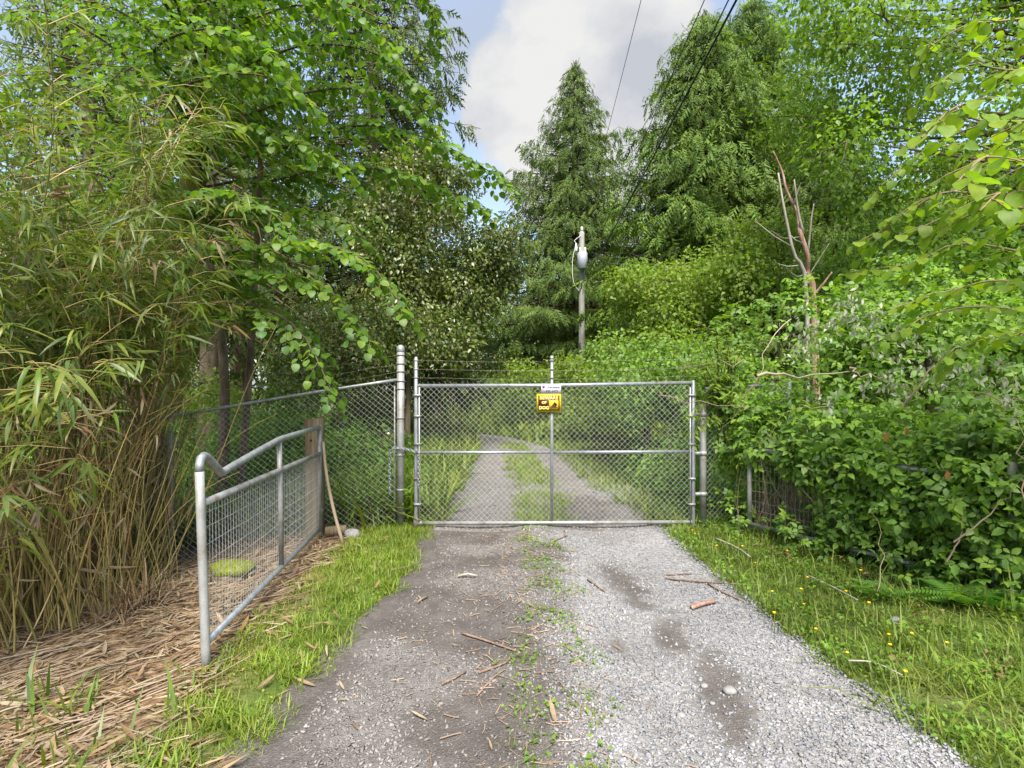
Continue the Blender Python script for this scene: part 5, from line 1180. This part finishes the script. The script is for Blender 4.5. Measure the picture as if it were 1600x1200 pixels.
# buttercups
def Gp(px, py, dz=0.0):
    """the ground point seen at a pixel"""
    Y = 1584/(py-600)
    for _ in range(6): Y = (CAMZ-float(HD((px-800)/F_PX*Y, Y))-dz)*F_PX/(py-600)
    return np.array([(px-800)/F_PX*Y, Y, CAMZ-(py-600)/F_PX*Y])
rg = np.random.default_rng(19); bproto = None
for (px, py) in ((1262, 906), (1252, 931), (1256, 944), (1322, 932), (1207, 930), (1358, 953), (1389, 997), (1425, 998), (1391, 1016), (1324, 1026), (1415, 1064), (1287, 845), (1082, 832), (1086, 838), (1160, 862), (1120, 858), (1180, 880), (1230, 868), (1300, 880), (1345, 900), (1480, 1010), (1210, 968), (1275, 990), (1150, 842)):
    p = Gp(px, py, .1); g_ = float(HD(p[0], p[1]))
    if bproto is None:
        bproto = thing('buttercup', 'yellow buttercup flower standing in the right verge grass', 'flower', (p[0], p[1], g_), 'buttercups in the right verge')
        obj('stem', MB().tube([(p[0], p[1], g_), (p[0]+.005, p[1], g_+.06), (p[0], p[1], g_+.115)], .0018, 4), M_GRA, bproto)
        fl = MB(); pt = blade([(0, .3), (.4, .9), (.8, 1), (1, .4), (1.04, 0)], .95, .4, -.5); lv = LV()
        for k in range(5): a = k*1.2566; lv.add(np.array([p[0], p[1], g_+.113]), np.array([math.cos(a), math.sin(a), .45]), UP, .015)
        obj('flower', bake(fl, [pt], lv.arr()), M_PET, bproto)
    else: dup(bproto, (p[0], p[1], g_), rg.uniform(0, 6), rg.uniform(.8, 1.3))

# fallen leaves: the nearest are things, the thatch under the bamboo is one mass
rg = np.random.default_rng(29)
def m_lit(x, y):
    gx = -1.82-.05*(y-3.6)+.45*sstep(3.2, 2.3, y); e = .12*wob(np.stack([x, y], -1), .7)
    return sstep(gx+.14, gx-.12, x+e)*np.clip(.45+.8*nz2(x, y, .8), .2, 1)
def litter(n, box, mask, rg, slo=.10, shi=.24):
    x, y = scatter_xy(n, *box, mask, rg); m = len(x); a = rg.uniform(0, 6.28, m)
    a = np.where(rg.random(m) < .6, rg.normal(.55, .45, m), a)
    lv = LV(); lv.add(np.stack([x, y, HD(x, y)+.008+.03*rg.random(m)], -1), np.stack([np.cos(a), np.sin(a), rg.normal(.02, .10, m)], -1), UP+rn(m, .25, rg), rg.uniform(slo, shi, m)); return lv
T_LT = [blade([(0, .15), (.15, .75), (.4, 1), (.7, .8), (1, 0)], w, .3, d, tw) for w, d, tw in ((.10, .05, .3), (.13, -.08, -.4), (.085, .12, .5), (.15, -.15, .1))]
obj('leaf_litter', bake(MB(), [blade([(0, 0), (.4, 1), (1, 0)], w, .3, d, tw) for w, d, tw in ((.10, .05, .4), (.13, -.1, -.5), (.08, .12, .6))], litter(23000, (-6.5, -1.3, 1.6, 7.6), m_lit, rg, .06, .19).arr()), M_DRY, kind='stuff', label='deep thatch of dry tan bamboo leaves and sheaths under the bamboo', cat='leaf litter')
st_ = MB()
for i in range(520):
    x, y = rg.uniform(-4.2, -1.8), rg.uniform(2.2, 6.6)
    if rg.random() > m_lit(np.array(x), np.array(y)): continue
    a = rg.normal(.5, .6); l = rg.uniform(.15, .7); d = np.array([math.cos(a), math.sin(a), 0])*l/2; c = np.array([x, y, float(HD(x, y))+.025])
    e0, e1 = c-d, c+d; e0[2] = float(HD(e0[0], e0[1]))+.015; e1[2] = float(HD(e1[0], e1[1]))+.02+.03*rg.random(); st_.tube([e0, (e0+e1)/2+UP*.01, e1], rg.uniform(.0025, .006), 4, rg.random(), cap=False)
obj('fallen_stems', st_, M_DEAD, kind='stuff', label='dry bamboo stems strewn through the leaf litter', cat='stems')
fproto = [tmesh('fallen_leaf', T_LT, i, M_DRY) for i in range(4)]
def fallen(x, y, a, s, label, group, k, lift=.012):
    z = float(HD(x, y)); o = bpy.data.objects.new('fallen_leaf', fproto[k % 4]); COL.objects.link(o)
    o.location = (x, y, z+lift); o.rotation_euler = (rg.normal(.03, .08), rg.normal(0, .2), a); o.scale = (s, s, s); tag(o, label, 'leaf', group)
DRV = ('dry tan bamboo leaf lying loose on the gravel drive', 'loose dry leaves on the drive'); GRS = ('dry tan bamboo leaf lying on the short grass by the left farm gate', 'dry leaves on the left grass strip'); LIT = ('large pale bamboo leaf lying on top of the litter by the left farm gate', 'large dry leaves on the litter')
for i, (px, py, a, s) in enumerate(((420, 1097, -.5, .17), (493, 1075, 1.2, .16), (832, 1025, 1.6, .16), (868, 1132, .1, .2), (1188, 1090, -.7, .14), (668, 1128, 1.0, .13), (622, 928, 1.3, .09), (800, 938, .1, .12), (728, 904, .05, .12), (835, 950, .8, .09), (656, 852, -.1, .12), (685, 905, .5, .08), (770, 830, .1, .14), (790, 832, .9, .12), (1205, 930, .2, .1), (660, 940, .6, .08), (575, 985, .9, .1), (548, 998, .3, .1))):
    p = Gp(px, py); fallen(p[0], p[1], a, s, *DRV, i)
for i in range(40):
    x, y = rg.uniform(-1.0, 1.9), rg.uniform(2.5, 7.2)
    if tdrive(np.array(x), np.array(y)) > .6 and rg.random() < .8: continue
    fallen(x, y, rg.uniform(0, 6), rg.uniform(.04, .11), *DRV, i)
for i, (px, py, a, s) in enumerate(((485, 885, 1.5, .13), (497, 915, 1.5, .17), (545, 932, 0, .17), (585, 928, -.1, .12), (523, 988, 1.1, .14), (473, 952, -.6, .12), (495, 890, -.2, .12), (460, 905, .2, .2), (475, 1040, .7, .14), (530, 975, .7, .12), (450, 880, .1, .18))):
    p = Gp(px, py); fallen(p[0], p[1], a, s, *GRS, i, .05)
for i in range(36):
    x, y = rg.uniform(-1.75, -1.2), rg.uniform(3.0, 6.6); fallen(x, y, rg.uniform(0, 6), rg.uniform(.07, .16), *GRS, i, .04)
k_ = 0
while k_ < 170:
    x, y = rg.uniform(-3.2, -1.75), rg.uniform(2.3, 6.3)
    if rg.random() > m_lit(np.array(x), np.array(y)): continue
    fallen(x, y, rg.normal(.5, .7), rg.uniform(.10, .22), *LIT, k_, .045); k_ += 1
grass('litter_blades', 'broad green bamboo grass blades growing through the litter', 900, (-3.2, -1.6, 2.0, 3.6), lambda x, y: m_lit(x, y)*sstep(.35, .6, nz2(x, y, .7)), .12, .30, M_BAM, 21, 1.0, 1.5, .9)
grass('tuft_dry', 'dry straw tuft at the edge of the bamboo', 900, (-3.75, -3.1, 4.6, 5.3), lambda x, y: np.exp(-((x+3.35)/.2)**2-((y-4.9)/.25)**2), .2, .45, M_DRY, 22, 1.0, .8, .4)

herb('verge_litter', 'brown dead leaves lying in the right verge below the brambles', 1100, (2.3, 4.0, 3.2, 7.4), lambda x, y: sstep(.62, .8, nz2(x+2, y, .8))*sstep(2.3, 2.7, x), .03, .10, .03, .075, M_RED2, 31, T_O4, 'leaf litter')
# sticks and stones
def stick(pts, r, label, mat=M_STK, cat='stick', lift=.0):
    q = [Gp(*p)+UP*(r+.004+lift) for p in pts]; mb = MB(); s = smoothpath(q, 7) if len(q) > 2 else np.array([q[0], (q[0]+q[1])/2+rn(1, .006)[0], q[1]])
    mb.tube(s, np.linspace(r, r*.65, len(s)), 7); obj('stick', mb, mat, loc=q[0], smooth=True, label=label, cat=cat)
stick([(1080, 954), (1118, 944)], .020, 'thick short reddish stick lying on the pale gravel', M_SNAG)
stick([(1040, 906), (1110, 912), (1188, 917)], .010, 'long straight stick at the right edge of the gravel')
stick([(1106, 914), (1130, 928), (1162, 942)], .010, 'curved stick crossing the long straight stick')
stick([(1042, 900), (1082, 898)], .008, 'thin stick tip beside the long straight stick')
stick([(722, 992), (760, 1004), (806, 1020)], .009, 'forked looking dark stick at the crown of the drive')
stick([(748, 1054), (790, 1038), (800, 1022)], .008, 'bent dark stick on the worn left track')
stick([(690, 1072), (728, 1052)], .008, 'short straight dark stick on the worn pebbles')
stick([(745, 1090), (772, 1060), (790, 1048)], .006, 'thin crooked twig near the bent dark stick')
stick([(918, 908), (945, 926)], .009, 'short dark stick on pale gravel near the gate side')
stick([(862, 848), (886, 839)], .010, 'dark stick just in front of the gate')
stick([(652, 944), (668, 935)], .010, 'stubby brown stick on the left wheel track')
stick([(716, 903), (746, 903)], .014, 'pale chunky stick beside the crown of the drive', M_PALEB)
stick([(1262, 912), (1300, 930), (1340, 952)], .009, 'pale bent stick lying in the right verge grass', M_PALEB, lift=.06)
stick([(1118, 852), (1150, 866), (1172, 882)], .012, 'pale stick in the verge grass near the hinge post', M_PALEB, lift=.06)
stick([(1325, 1052), (1365, 1055), (1410, 1076)], .006, 'slender straw coloured stem in the right verge', M_PALEB, lift=.07)
stick([(612, 893), (640, 886)], .010, 'dark mossy stick at the edge of the short grass')
tw = MB()
for i in range(420):
    x = rg.normal(.05, .3); y = rg.uniform(2.4, 6.8); a = rg.uniform(0, 6.28); l = rg.uniform(.02, .13); d = np.array([math.cos(a), math.sin(a), 0])*l/2; c = np.array([x, y, float(HD(x, y))+.008])
    tw.tube([c-d, c+rn(1, .003, rg)[0], c+d], rg.uniform(.0015, .0045), 4, rg.random(), cap=False)
obj('twig_debris', tw, leafmat('twig_debris', [(.13, .085, .06), (.24, .17, .12), (.34, .25, .17), (.10, .07, .05)], 0, .9, .2), kind='stuff', label='small broken twigs scattered along the crown of the drive', cat='twigs')
for (px, py, r, lb) in ((1140, 1082, .045, 'white flat stone set in the muddy rut'), (1100, 1073, .026, 'pale pebble at the upper end of the muddy rut'), (1064, 1119, .028, 'blue grey pebble beside the muddy rut'), (1113, 1100, .018, 'pinkish pebble in the muddy rut'), (1198, 1108, .022, 'white pebble at the right of the muddy rut'), (947, 1128, .022, 'cream pebble at the edge of the centre weeds'), (1020, 915, .02, 'blue tinted stone among pale gravel')):
    p = Gp(px, py); obj('stone', rock(p+UP*r*.25, (r, r*.85, r*.5), int(px), 8), M_STN, loc=p, smooth=True, label=lb, cat='stone')
obj('verge_stone', rock(Gp(1400, 975)+UP*.02, (.05, .045, .035), 4, 8), M_STN, loc=Gp(1400, 975), smooth=True, label='grey stone half sunk in the right verge grass', cat='stone')
